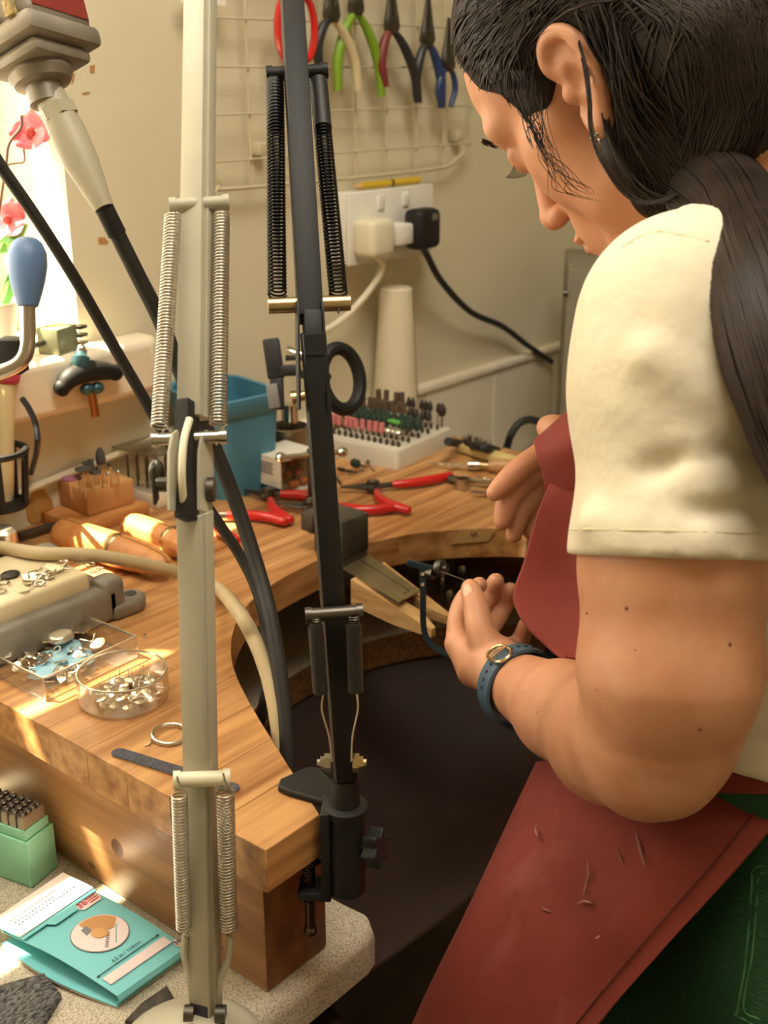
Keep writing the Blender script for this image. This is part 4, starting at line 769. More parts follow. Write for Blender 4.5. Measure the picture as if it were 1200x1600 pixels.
# ------------------------------------------------------------------ red-handled pliers lying on the bench
PZ = .007
def pliers(J, P, H1, H2, label, jw=.0042, b1=.004, b2=-.004, hr=.0052, group=None, jopen=.0):
    J, P, H1, H2 = [Z(*q, PZ) for q in (J, P, H1, H2)]
    t = thing('pliers', label, 'pliers', P * (1, 1, 0), group); ax = nrm(J - P); side = np.cross((0, 0, 1), ax)
    for s in (-1, 1):
        m = M(); Q = [P - ax * .006 + side * s * .002, P + ax * .002 + side * s * .0052, P + ax * .010 + side * s * .0042, J + side * s * (.0008 + jopen)]
        m.tube(cr(Q, 4), list(np.linspace(jw * 1.1, jw * 1.15, 5)) + list(np.linspace(jw, .0011, 8)), 8, asp=.95); obj('jaw', m, dsteel, t)
    m = M(); m.cyl(P + (0, 0, -.0055), P + (0, 0, .0062), .0072, n=18); obj('box_joint', m, dsteel, t); m = M(); m.lathe([(.0034, .006), (.0034, .0072), (.002, .0078)], P, n=14); obj('rivet', m, steel, t)
    for H, bd in ((H1, b1), (H2, b2)):
        d = H - P; L = np.linalg.norm(d); n = np.cross((0, 0, 1), d / L); tang = P + d * .22 + n * bd * .5
        m = M(); m.tube(cr([P, P + d * .10 + n * bd * .3, tang, P + d * .3 + n * bd * .8], 4), .0034, 8); obj('tang', m, dsteel, t)
        C = cr([P + d * .22 + n * bd * .5, P + d * .45 + n * bd * 1.1, P + d * .72 + n * bd, P + d * .95 + n * bd * .2, H], 5); k = len(C)
        m = M(); m.tube(C, [hr * (.78 + .3 * math.sin(PI * min(1, i / k * 1.15))) if i < k - 2 else hr * (.72 if i == k - 2 else .35) for i in range(k)], 12); obj('grip', m, redh, t)
    return t
pliers((383, 766), (419, 772), (456, 814), (500, 778), 'red handled flat nose pliers left of the black lamp arm, spread open', b1=-.006, b2=.004)
pliers((428, 786), (484, 792), (568, 796), (616, 793), 'red handled pliers half hidden behind the grey vise block', b1=.002, b2=-.008)
pliers((532, 761), (583, 760), (641, 798), (706, 742), 'red handled needle nose pliers right of the black lamp arm', b1=-.010, b2=-.006)
pliers((292, 792), (326, 806), (372, 846), (448, 816), 'red handled pliers crossing behind the cream lamp arm', b1=-.004, b2=.010)
# loose mandrels by the stand
for (A, B, r_, mt, lb_) in (((528, 732), (556, 738), .0022, dsteel, 'loose steel mandrel lying nearest the black lamp arm'), ((545, 741), (568, 735), .0012, steel, 'thin loose shank lying before the bur stand'), ((552, 722), (572, 730), .0048, dkgreen, 'loose dark rubber wheel mandrel before the bur stand'), ((566, 716), (585, 735), .0014, steel, 'slim loose mandrel beside the dark rubber wheel'), ((570, 712), (576, 722), .0042, brst, 'loose brown drum lying before the bur stand'), ((522, 742), (533, 756), .0016, dsteel, 'short dark pin lying right of the black lamp arm')):
    a, b = Z(*A, r_), Z(*B, r_); m = M(); t_ = nrm(b - a); m.tube([a, a + (b - a) * .35, a + (b - a) * .36, b], [r_, r_, min(r_, .0013), min(r_, .0013)], 12); tag(obj('loose_mandrel', m, [mt]), lb_, 'mandrel')
# ring-holding hand vise, burnisher, brush
hv = thing('ring_vise', 'steel hand vise with a plain ring clamped in its end', 'hand vise', Z(745, 766) * (1, 1, 0))
p = Z(723, 764, 0); m = M(); m.lathe([(.0078, .001), (.0088, .001), (.0088, .0125), (.0078, .0125), (.0078, .001)], p, n=28, cap=False); obj('ring', m, steel, hv)
for q0, q1, w_, h_ in (((705, 748), (785, 757), .006, .004), ((735, 768), (788, 772), .0035, .004), ((770, 754), (768, 772), .004, .006)):
    a, b = Z(*q0, .006), Z(*q1, .006); m = M(); m.beam(a, b, w_, h_, (0, 0, 1), .0006); obj('frame_bar', m, steel, hv)
m = M(); m.tube([Z(702, 748, .006), Z(716, 751, .006)], .0048, 10); obj('collar', m, dsteel, hv)
m = M(); c_ = Z(782, 764, .009); m.lathe([(.007, -.003), (.008, -.002), (.008, .002), (.007, .003)], c_, nrm(Z(790, 768, .009) - c_), 20); obj('thumb_nut', m, dsteel, hv)
m = M(); m.tube(cr([Z(745, 744, .011), Z(757, 748, .013), Z(775, 748, .012), Z(786, 742, .010)], 4), .0009, 6); obj('wire_bail', m, steel, hv)
br = thing('burnisher', 'curved steel burnisher with pale wooden handle', 'burnisher', Z(740, 727) * (1, 1, 0))
m = M(); C = cr([Z(667, 722, .006), Z(690, 725, .006), Z(712, 727, .007), Z(732, 727, .007)], 4); m.tube(C, np.linspace(.0006, .0032, len(C)), 10); obj('blade', m, chrome, br)
m = M(); m.tube([Z(731, 727, .0075), Z(748, 727, .0075)], .0058, 14); obj('ferrule', m, steel, br); m = M(); m.tube([Z(748, 727, .0075), Z(764, 728, .0075)], .0042, 12); obj('neck', m, brass, br)
m = M(); C = [Z(x_, 728 + (x_ - 764) * .01, .0095) for x_ in (763, 775, 800, 830, 850)]; m.tube(C, [.0058, .0078, .0085, .0095, .007], 16); obj('handle', m, wood('handle_wood', (176, 130, 84), (196, 152, 104), 0), br)
bh = thing('bench_brush', 'flat wooden bench brush with dark bristles beside the wall', 'brush', Z(760, 705) * (1, 1, 0))
a, b = Z(722, 698, .007), Z(806, 722, .007); t_ = nrm(b - a); n_ = np.cross((0, 0, 1), t_); m = M(); L = np.linalg.norm(b - a); m.box((a + b) / 2, (L, .018, .010), np.array([t_, n_, (0, 0, 1)]).T, .002); obj('stock', m, mk('pale_wood', (206, 182, 120), .6), bh)
m = M()
for i in range(70):
    f = random.uniform(.02, .5); o_ = a + t_ * L * f + n_ * random.uniform(-.007, .007) + (0, 0, .005); m.tube([o_, o_ + (random.uniform(-.004, .004), random.uniform(-.002, .004), random.uniform(.008, .013))], [.0009, .0003], 4)
bo_ = obj('bristles', m, mk('bristle', (74, 58, 46), .8), bh); bo_['kind'] = 'stuff'
# ------------------------------------------------------------------ vise block, bench pin, sheet, saw
av = thing('bench_pin_anvil', 'grey steel anvil block clamped on the curved bench edge', 'anvil', (.778, .735, 0))
ast = mk('anvil_steel', (92, 88, 78), .5, .55, (72, 68, 60), 40, 4, bump=.25, bs=140)
A = Z(480, 812, .030); xr = Z(574, 800, .030)[0]
ax0, ax1, ay0, ay1 = .773, .812, .700, .738
m = M(); m.box(((ax0 + ax1) / 2, (ay0 + ay1) / 2, .0204), (ax1 - ax0, ay1 - ay0, .040), None, .0025, 2)
m.box(((ax0 + ax1) / 2, ay0 + .008, -.014), (ax1 - ax0 - .002, .014, .034), None, .002, 2); obj('body', m, ast, av)
m = M(); m.box(((ax0 + ax1) / 2 - .002, ay1 + .005, .031), (ax1 - ax0 + .004, .016, .019), None, .002); obj('step', m, ast, av)
# pin: wooden tapering board with V notch
pn = thing('bench_pin', 'pale wooden bench pin with V notch jutting over the cut-out', 'bench pin', (.775, .66, -.02))
pinw = mk('pin_wood', (206, 168, 112), .7, 0, (178, 136, 84), 30, 5, (4, .6, 4), .3, bs=120)
P0, P1 = Z(548, 905, -.004), Z(674, 984, -.028); P2, P3 = Z(708, 962, -.028), Z(600, 878, -.004)
no = Z(640, 925, -.016); tn = lambda p, t: (p[0], p[1], p[2] - t)
nt0, nt1 = Z(618, 930, -.012), Z(634, 922, -.012)
top = [P0, P0 * .45 + P1 * .55, P1, P1 + (P2 - P1) * .18, nt0 * .4 + P1 * .6 + (P2 - P1) * .28, nt0, nt1, nt1 * .4 + P2 * .6 - (P2 - P1) * .22, P2 - (P2 - P1) * .12, P2, P2 * .55 + P3 * .45, P3]
th_ = [.026, .019, .008, .008, .011, .018, .018, .011, .008, .008, .019, .026]; n = len(top)
m = M(); m.add(top + [tn(p, t) for p, t in zip(top, th_)], [tuple(range(n)), tuple(range(n, 2 * n))[::-1]] + [(i, (i + 1) % n, n + (i + 1) % n, n + i) for i in range(n)]); obj('board', m, pinw, pn, ang=25)
S = [Z(*q, -.002) for q in ((535, 889), (576, 868), (656, 925), (622, 943))]; S[2][2] = S[3][2] = -.012; S[2], S[3] = Z(656, 925, -.011), Z(622, 943, -.012)
m = M(); m.add([p + np.array((0, 0, d)) for d in (.0012, .0) for p in S], [(0, 1, 2, 3), (7, 6, 5, 4)] + [(i, (i + 1) % 4, 4 + (i + 1) % 4, 4 + i) for i in range(4)])
sht = thing('metal_sheet', 'sawn rectangle of dull silver sheet metal on the bench pin', 'metal sheet', (S[0] + S[2]) / 2 - (0, 0, .006)); obj('plate', m, mk('dull_silver', (168, 156, 122), .38, .9, (150, 138, 106), 40, 3), sht)
sa, sb = S[0] * .72 + S[1] * .28, S[3] * .25 + S[2] * .75; sb = S[2] * .72 + S[3] * .28 + (S[1] - S[2]) * .08; sa = S[1] * .62 + S[0] * .38
m = M(); m.beam(sa + (0, 0, .0013), sb + (0, 0, .0013), .0009, .0004, (0, 0, 1)); m.beam(sb + (0, 0, .0013), sb + (S[3] - S[2]) * .3 + (0, 0, .0013), .0009, .0004, (0, 0, 1)); obj('saw_cut', m, mk('cut_dark', (30, 28, 24), .8), sht)
# saw frame
sw_ = thing('piercing_saw', 'blue-black piercing saw frame held at the bench pin', 'saw', D(660, 1000, .99)); stl = mk('blued_steel', (44, 56, 66), .35, .7)
dS = .975
fr_ = cr([D(660, 888, dS), D(661, 930, dS), D(662, 980, dS + .005), D(672, 1004, dS + .005), D(700, 1022, dS), D(760, 1040, dS - .01), D(830, 1058, dS - .02), D(852, 1054, dS - .025), D(857, 1035, dS - .025), D(858, 985, dS - .03)], 6)
m = M(); m.tube(fr_, .0035, 4, sq=True, hint=-FW); obj('frame', m, stl, sw_)
m = M(); m.beam(D(636, 879, dS), D(678, 890, dS), .006, .003, -FW, .001); obj('tail_bar', m, stl, sw_)
c = D(683, 888, dS); t_ = nrm(RT * .8 - FW * .6); m = M(); m.lathe([(.0065, 0), (.0072, .001), (.0072, .005), (.0065, .006), (.003, .0062), (.003, .01)], c, t_, 18); obj('thumb_screw', m, dsteel, sw_); m = M(); m.lathe([(.004, -.006), (.0045, -.005), (.0045, .001)], D(676, 897, dS - .003), t_, 14); obj('blade_clamp', m, dsteel, sw_)
for y_ in (897, 913): m = M(); q = D(660, y_, dS - .004); m.lathe([(.0018, 0), (.0016, .0008), (.0006, .001)], q, -FW, 10); obj('rivet', m, chrome, sw_)
m = M(); m.tube([D(684, 891, dS - .006), D(742, 913, .955)], .0004, 5); obj('blade', m, steel, sw_)
# tape label on bench edge
tp = [(703, 850), (720, 818), (740, 812), (776, 822), (762, 845)]
def onedge(px_, py_):
    d = ray(px_, py_); prev = None
    for t in np.linspace(.9, 1.45, 1400):
        q = CC + d * t
        ins = q[1] > .722 or q[0] > 1.512 - cL(min(q[1], .7215))
        if ins and q[2] < .05: q[2] = min(q[2], -.0008); return q
    return q
TPp = [onedge(*q) for q in tp]; m = M(); nT = nrm(np.cross(TPp[1] - TPp[0], TPp[3] - TPp[0])); nT = nT if nT @ -FW > 0 else -nT
m.add([p + nT * .0012 for p in TPp] + [p + nT * .0009 for p in TPp], [tuple(range(5)), tuple(range(5, 10))[::-1]] + [(i, (i + 1) % 5, 5 + (i + 1) % 5, 5 + i) for i in range(5)])
tape = thing('tape_label', 'scrap of yellowed tape stuck to the bench edge with a handwritten mark', 'tape', np.mean(TPp, 0)); obj('tape', m, mk('old_tape', (186, 150, 96), .45), tape)
text('lettering', 'VI', .0085, np.mean(TPp, 0) + nT * .0016, TPp[3] - TPp[0] * .5 - TPp[1] * .5, (0, 0, 1), mk('pen_ink', (110, 40, 60), .6), tape)
# odds and ends on the counter under the worktop
for k, (px_, py_, w_) in enumerate(((700, 945, .006), (735, 930, .009), (720, 905, .007), (775, 945, .006), (690, 925, .005))):
    p = Z(px_, py_, CT); m = M(); m.lathe([(w_ * .8, 0), (w_, .002), (w_, .016), (w_ * .7, .02), (w_ * .3, .021)], p, n=16); tag(obj('punch_stub', m, steel), ['squat steel stub nearest the pin tip under the bench', 'widest steel stub in the dark under the bench', 'rear steel stub in the shadow under the bench', 'steel stub just left of the fingers under the bench', 'smallest steel stub in the shadow by the saw'][k], 'steel stub')
# ------------------------------------------------------------------ socket, plugs, cords
so = thing('wall_socket', 'white double socket box fixed on the wall', 'socket', Y(600, 410, YW)); yS = YW - .030
P = [Y(543, 300, yS), Y(672, 290, yS), Y(670, 395, yS), Y(541, 412, yS)]; x0_, x1_ = P[3][0], P[2][0]; z0_, z1_ = (P[2][2] + P[3][2]) / 2, (P[0][2] + P[1][2]) / 2
m = M(); m.box(((x0_ + x1_) / 2, (YW + yS) / 2, (z0_ + z1_) / 2), (x1_ - x0_, YW - yS, z1_ - z0_), None, .003); obj('back_box', m, white, so)
m = M(); m.box(((x0_ + x1_) / 2, yS - .003, (z0_ + z1_) / 2), (x1_ - x0_ + .002, .006, z1_ - z0_ + .002), None, .0025); obj('face_plate', m, white, so)
for fx in (.35, .65): m = M(); m.box((x0_ + (x1_ - x0_) * fx, yS - .007, z1_ - .014), (.012, .004, .018), None, .002); obj('switch', m, white, so)
c1 = Y(592, 372, yS - .03); pg = thing('cream_plug', 'cream mains plug with cable in the wall socket', 'plug', c1)
m = M(); m.box(c1 + (0, .008, 0), (.044, .036, .046), None, .008, 3); obj('body', m, creamp, pg)
m = M(); m.tube(cr([c1 + (0, .008, -.02), Y(598, 415, yS - .02), Y(580, 450, yS - .015), Y(545, 490, yS - .005), Y(510, 515, yS), Y(470, 530, yS)], 6), .0042, 10); obj('cable', m, creamp, pg)
c2 = Y(660, 357, yS - .035); kp = thing('black_plug', 'black mains plug on a white adaptor with drooping black cable', 'plug', c2)
m = M(); m.box(c2, (.046, .030, .050), None, .009, 3); obj('body', m, blackp, kp); m = M(); m.box(c2 + (-.036, .012, -.004), (.034, .030, .026), None, .004); obj('adaptor', m, white, kp)
m = M(); m.box(c2 + (.006, -.0152, .015), (.010, .001, .008)); obj('sticker', m, mk('grey_sticker', (110, 106, 92), .6), kp)
m = M(); m.tube(cr([c2 + (0, 0, -.022), Y(668, 400, yS - .02), Y(690, 440, yS - .01), Y(735, 487, yS), Y(785, 510, yS + .01), Y(825, 540, yS + .012), Y(862, 565, yS + .012)], 7), .0045, 10); obj('cable', m, rubber, kp)
pe = thing('yellow_pencil', 'yellow pencil lying on top of the socket box', 'pencil', Y(610, 290, yS + .01)); a, b = Y(562, 291, yS + .012), Y(654, 283, yS + .012); a[2] = b[2] = z1_ + .0055
m = M(); m.tube([a, b], .0048, 6); obj('barrel', m, mk('pencil_yellow', (206, 172, 34), .5), pe); m = M(); m.tube([a, a - nrm(b - a) * .014], [.0046, .0005], 6); obj('tip', m, birch, pe); m = M(); m.tube([a * .5 + b * .5, a * .46 + b * .54], .0049, 6); obj('band', m, blackp, pe)
# tapered white mandrel and black cord at right
mp = Z(618, 648); mp = np.array((Y(618, 640, YW - .04)[0], YW - .04, 0)); ztop = Y(614, 452, YW - .04)[2]
tm = thing('tapered_mandrel', 'tall white tapered mandrel with yellowed scale strip', 'mandrel', mp); m = M(); m.lathe([(.031, 0), (.031, .004), (.021, ztop), (.019, ztop + .002)], mp, n=36); obj('cone', m, mk('ivory', (226, 214, 184), .5), tm)
sd = nrm(np.array((.75, -.66, 0))); m = M(); m.add([mp + sd * r_ * 1.006 + np.cross((0, 0, 1), sd) * s_ * .0045 + (0, 0, z_) for r_, z_ in ((.031, .006), (.0212, ztop - .003)) for s_ in (-1, 1)], [(0, 1, 3, 2)]); sc_ = obj('scale_strip', m, mk('yellow_scale', (206, 180, 110), .6), tm)
for k in range(16):
    f = (k + .5) / 16; r_ = .031 + (.0212 - .031) * f; z_ = .006 + (ztop - .009) * f; m = M(); q = mp + sd * r_ * 1.014 + (0, 0, z_); w_ = np.cross((0, 0, 1), sd); m.add([q - w_ * .003, q + w_ * .003, q + w_ * .003 + (0, 0, .0008), q - w_ * .003 + (0, 0, .0008)], [(0, 1, 2, 3)]); obj('scale_mark', m, INK, sc_)
m = M(); m.tube(cr([Z(700, 690, .03), Z(722, 694, .006), Z(760, 700, .02), D(788, 704, 1.55), D(798, 680, 1.55), D(812, 661, 1.55), D(832, 656, 1.56), D(858, 668, 1.57), D(880, 690, 1.58)], 7), .0052, 10); tag(obj('power_cord', m, rubber), 'looped thick black cord on the bench beside the kiln', 'cord')
# magnifier ring and clamp behind the black lamp
dm_ = 1.16; mg = thing('magnifier_ring', 'black ring magnifier clamped beside the black lamp arm', 'magnifier', Z(492, 770, 0)); nn_ = nrm(-FW + RT * .9)
c = D(533, 592, dm_); fr = frame(nn_); Rg = np.array([fr[:, 0], fr[:, 1] , fr[:, 2]]).T
m = M(); ring = [c + fr[:, 0] * .024 * math.cos(t) + fr[:, 1] * .0300 * math.sin(t) for t in np.linspace(0, 2 * PI, 40, endpoint=False)]; m.tube(ring, .0068, 10, closed=True, asp=1.0); obj('ring', m, blackp, mg); m = M(); m.tube([c + fr[:, 2] * .004 + (p - c) * .93 for p in ring], .0015, 6, closed=True); obj('bezel', m, chrome, mg)
m = M(); m.add([c] + [c + (p - c) * .82 for p in ring], [(0, i + 1, (i + 1) % 40 + 1) for i in range(40)]); obj('lens', m, clear, mg, ang=0)
m = M(); m.beam(D(423, 530, dm_), D(432, 592, dm_), .016, .014, -FW, .002); m.beam(D(432, 590, dm_), D(434, 640, dm_), .013, .012, -FW, .002); m.beam(D(430, 580, dm_), D(470, 578, dm_), .010, .014, -FW, .002); obj('bracket', m, blackp, mg)
m = M(); m.beam(D(424, 600, dm_ - .006), D(430, 638, dm_ - .006), .011, .004, -FW, .001); obj('pad', m, mk('grey_pad', (112, 108, 104), .5), mg)
for q0, q1, r_ in (((448, 552), (500, 560), .008), ((456, 622), (500, 612), .0075)): m = M(); m.tube([D(*q0, dm_), D(*q0, dm_) * .7 + D(*q1, dm_) * .3, D(*q1, dm_)], [r_, r_ * .7, r_ * .6], 14); obj('rod', m, brass if r_ < .0078 else chrome, mg)
m = M(); q = D(493, 618, dm_); m.cyl(q, (q[0], q[1], .002), .005, n=14); m.lathe([(.012, 0), (.012, .003), (.006, .006)], (q[0], q[1], 0), n=24); obj('stand', m, dsteel, mg); m = M(); m.beam(D(505, 590, dm_), c - fr[:, 0] * 0 + RT * .0 - nn_ * 0 + D(512, 592, dm_) * 0, .006, .006, -FW) if False else None
m = M(); m.tube([D(470, 585, dm_), D(512, 588, dm_)], .004, 10); m.tube([D(512, 588, dm_), ring[0] if np.linalg.norm(ring[0] - D(512, 588, dm_)) < np.linalg.norm(ring[20] - D(512, 588, dm_)) else ring[20]], .004, 10); obj('arm', m, blackp, mg)
# ------------------------------------------------------------------ wire grid with pliers hanging
wg = thing('wire_grid', 'cream wire grid panel on the wall holding pliers', 'wire rack', Y(530, 280, YW)); gy = YW - .018; wm = mk('grid_wire', (198, 186, 154), .6)
gx0, gx1 = Y(328, 200, gy)[0], Y(735, 200, gy)[0]; gz0 = Y(600, 272, gy)[2]; gz1 = gz0 + .42
def wire(a, b, r=.0013): m = M(); m.tube([a, b], r, 6); obj('wire', m, wm, wg)
for k in range(9): x_ = gx0 + (gx1 - gx0) * k / 8; wire((x_, gy, gz0 + (.03 if k in (0, 8) else 0)), (x_, gy, gz1))
for k in range(9): wire((gx0, gy - .003, gz0 + .03 + k * .048), (gx1, gy - .003, gz0 + .03 + k * .048), .0012)
m = M(); m.tube(cr([(gx0, gy, gz0 + .03), (gx0 + .01, gy, gz0 + .006), (gx0 + .04, gy, gz0), (gx1 - .09, gy, gz0), (gx1 - .03, gy, gz0 + .010), (gx1, gy, gz0 + .03)], 5), .0024, 6); obj('wire', m, wm, wg)
for x_ in (gx0 + .08, gx1 - .02):
    m = M(); m.box((x_, (gy + YW) / 2, gz0 + .04), (.014, YW - gy - .002, .014), None, .002); obj('fixing', m, wm, wg)
grn = mk('green_grip', (122, 158, 38), .45); blu = mk('blue_grip', (40, 58, 104), .45); blkg = mk('black_grip', (40, 40, 42), .45); wht = mk('cream_grip', (206, 190, 150), .4); rdd = mk('soft_red_grip', (190, 70, 62), .45)
def hung(P0, tipsL, tipsR, gm1, gm2, label, yy, r=.006, steelm=dsteel, bow=.012):
    """pliers hanging: P0 = pivot pixel, handle ends below"""
    p = Y(*P0, yy); t = thing('hanging_pliers', label, 'pliers', p); jz = .055
    for s in (-1, 1):
        m = M(); m.tube(cr([p + (s * .002, 0, -.008), p + (s * .006, 0, .004), p + (s * .005, 0, .02), p + (s * .0012, 0, jz)], 4), [.0055] * 5 + list(np.linspace(.0052, .0016, 8)), 8); obj('jaw', m, steelm, t)
    m = M(); m.cyl(p + (0, -.006, 0), p + (0, .006, 0), .0085, n=16); obj('joint', m, steelm, t)
    for e_, g_, s in ((tipsL, gm1, -1), (tipsR, gm2, 1)):
        q = Y(*e_, yy); d = q - p; n_ = np.array((s, 0, 0)); C = cr([p + d * .06, p + d * .25 + n_ * bow * .8, p + d * .6 + n_ * bow, q], 6); m = M(); k = len(C); m.tube(C, [r * (.62 + .4 * math.sin(PI * i / k * .9)) for i in range(k)], 10); obj('grip', m, g_, t)
    return t
hy = gy - .012
hung((556, 12), (528, 142), (596, 150), grn, grn, 'pliers with bright green grips hanging on the grid', hy)
hung((612, 40), (602, 135), (654, 160), mk('dark_red_grip', (120, 46, 40), .5), blkg, 'pliers with black and red grips hanging on the grid', hy - .004)
hung((668, 60), (652, 160), (690, 168), blkg, blu, 'pliers with black and blue grips hanging nearest the forehead', hy, bow=.010)
hung((518, 22), (500, 110), (560, 142), blkg, wht, 'pliers with one cream grip hanging beside the green pliers', hy - .006)
hung((700, 100), (690, 168), (704, 166), blu, blu, 'small dark blue pliers hanging at the right end of the grid', hy - .002, .004)
c = Y(463, 45, hy - .01); sc2 = thing('red_scissors', 'red ring handled scissors hanging behind the black lamp arm', 'scissors', c)
for s in (-1, 1):
    m = M(); m.tube([c + ((.013 * s) + .016 * math.cos(t), 0, .032 * math.sin(t)) for t in np.linspace(0, 2 * PI, 28, endpoint=False)], .0042, 8, closed=True); obj('finger_loop', m, redh, sc2); m = M(); m.tube([c + (.008 * s, .002 * s, .03), c + (-.006 * s, .002 * s, .11)], [.004, .001], 6); obj('blade', m, steel, sc2)
P = [Y(*q, gy - .006) for q in ((283, -30), (352, -30), (352, 9), (330, 6), (283, 3))]; m = M(); m.add([p + np.array((0, d, 0)) for d in (-.0005, .0005) for p in P], [tuple(range(5)), tuple(range(5, 10))[::-1]] + [(i, (i + 1) % 5, 5 + (i + 1) % 5, 5 + i) for i in range(5)])
tag(obj('paper_note', m, mk('note_paper', (240, 234, 218), .7), ang=0), 'white paper note on the wire grid behind the cream lamp arm', 'paper')
# ------------------------------------------------------------------ kiln
fy = nrm(np.array((FW[0], FW[1], 0)) + RT * .12); fx = np.cross(fy, (0, 0, 1)); kb0 = Z(868, 772, CT); kd = (kb0 - CC) @ FW
kw, kdp = .30, .20; ktop = D(868, 400, kd)[2] - CT
K = thing('kiln', 'grey bench kiln with vents and dark control windows in the corner', 'kiln', kb0 + fx * kw / 2 + fy * kdp / 2); kc_ = kb0 + fx * kw / 2 + fy * kdp / 2; Rk = np.array([fx, fy, (0, 0, 1)]).T
kg = mk('kiln_grey', (128, 121, 100), .6, 0, (136, 129, 108), 12, 2)
m = M(); m.box(kc_ + (0, 0, ktop / 2), (kw, kdp, ktop), Rk, .003); obj('case', m, kg, K)
m = M(); m.box(kb0 + fx * (kw / 2 + .012) - fy * .004 + (0, 0, ktop / 2 - .018), (kw - .024, .008, ktop - .05), Rk, .002); kf = obj('front_panel', m, kg, K)
for r_ in range(2):
    for k in range(10): m = M(); m.box(kb0 + fx * (.038 + .010 * r_ + k * .010) - fy * .0012 + (0, 0, ktop - .010 - r_ * .018), (.005, .003, .009), Rk); obj('vent_slot', m, mk('vent_dark', (112, 104, 82), .8), K)
for a_, b_, w_, h_ in ((.024, .62, .030, .085), (.040, .80, .03, .05)): m = M(); m.box(kb0 + fx * (a_ + w_ / 2) - fy * .0085 + (0, 0, ktop * b_ - h_ * .3), (w_, .002, h_), Rk, .0008); kwn = obj('control_window', m, mk('window_dark', (60, 38, 34), .35), K)
m = M(); m.sph(kb0 + fx * .034 - fy * .0105 + (0, 0, ktop * .62), (.007, .002, .007), 14, 8, Rk); obj('dial', m, mk('dial_cream', (190, 170, 150), .5), K)
m = M(); m.cyl(kb0 + fy * .0 - fx * .004 + (0, 0, ktop * .90), kb0 + fx * .002 + (0, 0, ktop * .90), .005, n=12); obj('hinge_screw', m, dsteel, K)
text('lettering', 'CE', .017, kb0 + fx * .020 - fy * .0087 + (0, 0, D(893, 626, kd)[2] - CT), fx, (0, 0, 1), INK, kf)
# ------------------------------------------------------------------ window things: orchid, mill handle, hanging gun, block, torch
oy = YW + .03; orc = thing('orchid', 'pink orchid standing on the window sill at the left edge', 'orchid', (Y(-25, 500, oy)[0], oy, SILL)); pink = mk('orchid_pink', (232, 92, 110), .6, 0, (244, 150, 150), 60, 2); ox = ORG[orc.name]
m = M(); m.lathe([(.026, 0), (.034, .05), (.036, .052), (.033, .05), (.0, .046)], ox, n=24, cap=False); obj('pot', m, white, orc)
m = M(); stem = cr([ox + (0, 0, .04), Y(-15, 420, oy), Y(8, 265, oy), Y(14, 225, oy), Y(32, 200, oy), Y(34, 180, oy)], 6); m.tube(stem, .0016, 6); m.tube(cr([Y(10, 258, oy), Y(24, 255, oy), Y(38, 252, oy), Y(36, 225, oy)], 4), .0011, 6); obj('stem', m, mk('stem_brown', (104, 72, 62), .7), orc)
def flower(c, r, seed):
    rs_ = random.Random(seed); f = None
    for k in range(5):
        a = 2 * PI * k / 5 + rs_.random(); n_ = nrm(-FW + RT * rs_.uniform(-.4, .4) + UP * rs_.uniform(-.3, .3)); fr = frame(n_); d = fr[:, 0] * math.cos(a) + fr[:, 1] * math.sin(a); s_ = np.cross(n_, d)
        G = [[c + d * r * t * 1.0 + s_ * (w - .5) * 2 * r * .55 * math.sin(PI * min(1, t * .9 + .08)) + n_ * r * (.35 * t * t - .25 * (w - .5) ** 2) for w in np.linspace(0, 1, 7)] for t in np.linspace(.05, 1, 8)]
        m = M(); m.grid(G, thick=.0006); f = obj('petal', m, pink, orc, ang=70)
    m = M(); m.sph(c - FW * r * .2, r * .22, 12, 8); obj('flower_centre', m, mk('orchid_centre', (170, 60, 50), .6), orc)
flower(Y(50, 208, oy), .0215, 1); flower(Y(14, 345, oy), .021, 2)
for P in ([(-30, 520), (-10, 430), (12, 385), (40, 350)], [(-30, 520), (-5, 470), (8, 430), (10, 380)]):
    C = cr([Y(*q, oy - .01) for q in P], 5); k = len(C); G = [[C[i] + RT * (w - .5) * .03 * math.sin(PI * min(1, .15 + i / k * .85)) - FW * .006 * abs(w - .5) for w in np.linspace(0, 1, 5)] for i in range(k)]; m = M(); m.grid(G, thick=.0012); obj('leaf', m, mk('leaf_green', (120, 176, 86), .45), orc, ang=60)
dh = 1.0; hd = thing('mill_handle', 'rolling mill handle with a blue bulb grip', 'mill handle', D(30, 640, dh))
C = [D(43, y_, dh) for y_ in (370, 373, 380, 395, 415, 440, 465, 478, 481)]; m = M(); m.tube(C, [.002, .008, .0125, .016, .0165, .0145, .011, .009, .006], 24); obj('grip', m, mk('blue_grip_soft', (92, 122, 166), .4), hd)
m = M(); m.tube(cr([D(43, 478, dh), D(43, 535, dh), D(36, 560, dh), D(18, 575, dh), D(-20, 590, dh)], 5), .0068, 14); obj('crank', m, steel, hd); m = M(); m.box(D(20, 555, dh + .01), (.02, .02, .03), rotz(.6), .002); obj('hub', m, blackp, hd)
m = M(); m.tube(cr([D(-25, 590, dh), D(-60, 650, dh), np.array((*D(-60, 700, dh)[:2], .0))], 4), .012, 12); obj('mill_post', m, blackp, hd)
sg = Y(90, 530, YW - .02); sb_ = thing('slotted_block', 'greenish grey slotted metal block on the window sill', 'block', sg); z_ = SILL; m = M(); m.box((sg[0], sg[1], z_ + .013), (.032, .026, .026), rotz(.3), .002); obj('body', m, mk('green_grey', (128, 132, 104), .5, .3), sb_)
for k in range(3): m = M(); m.box((sg[0] + .021, sg[1], z_ + .006 + k * .008), (.012, .022, .003), rotz(.3)); obj('fin', m, dsteel, sb_)
m = M(); m.cyl((sg[0] - .016, sg[1], z_ + .012), (sg[0] - .045, sg[1] - .01, z_ + .012), .003, n=10); obj('rod', m, dsteel, sb_)
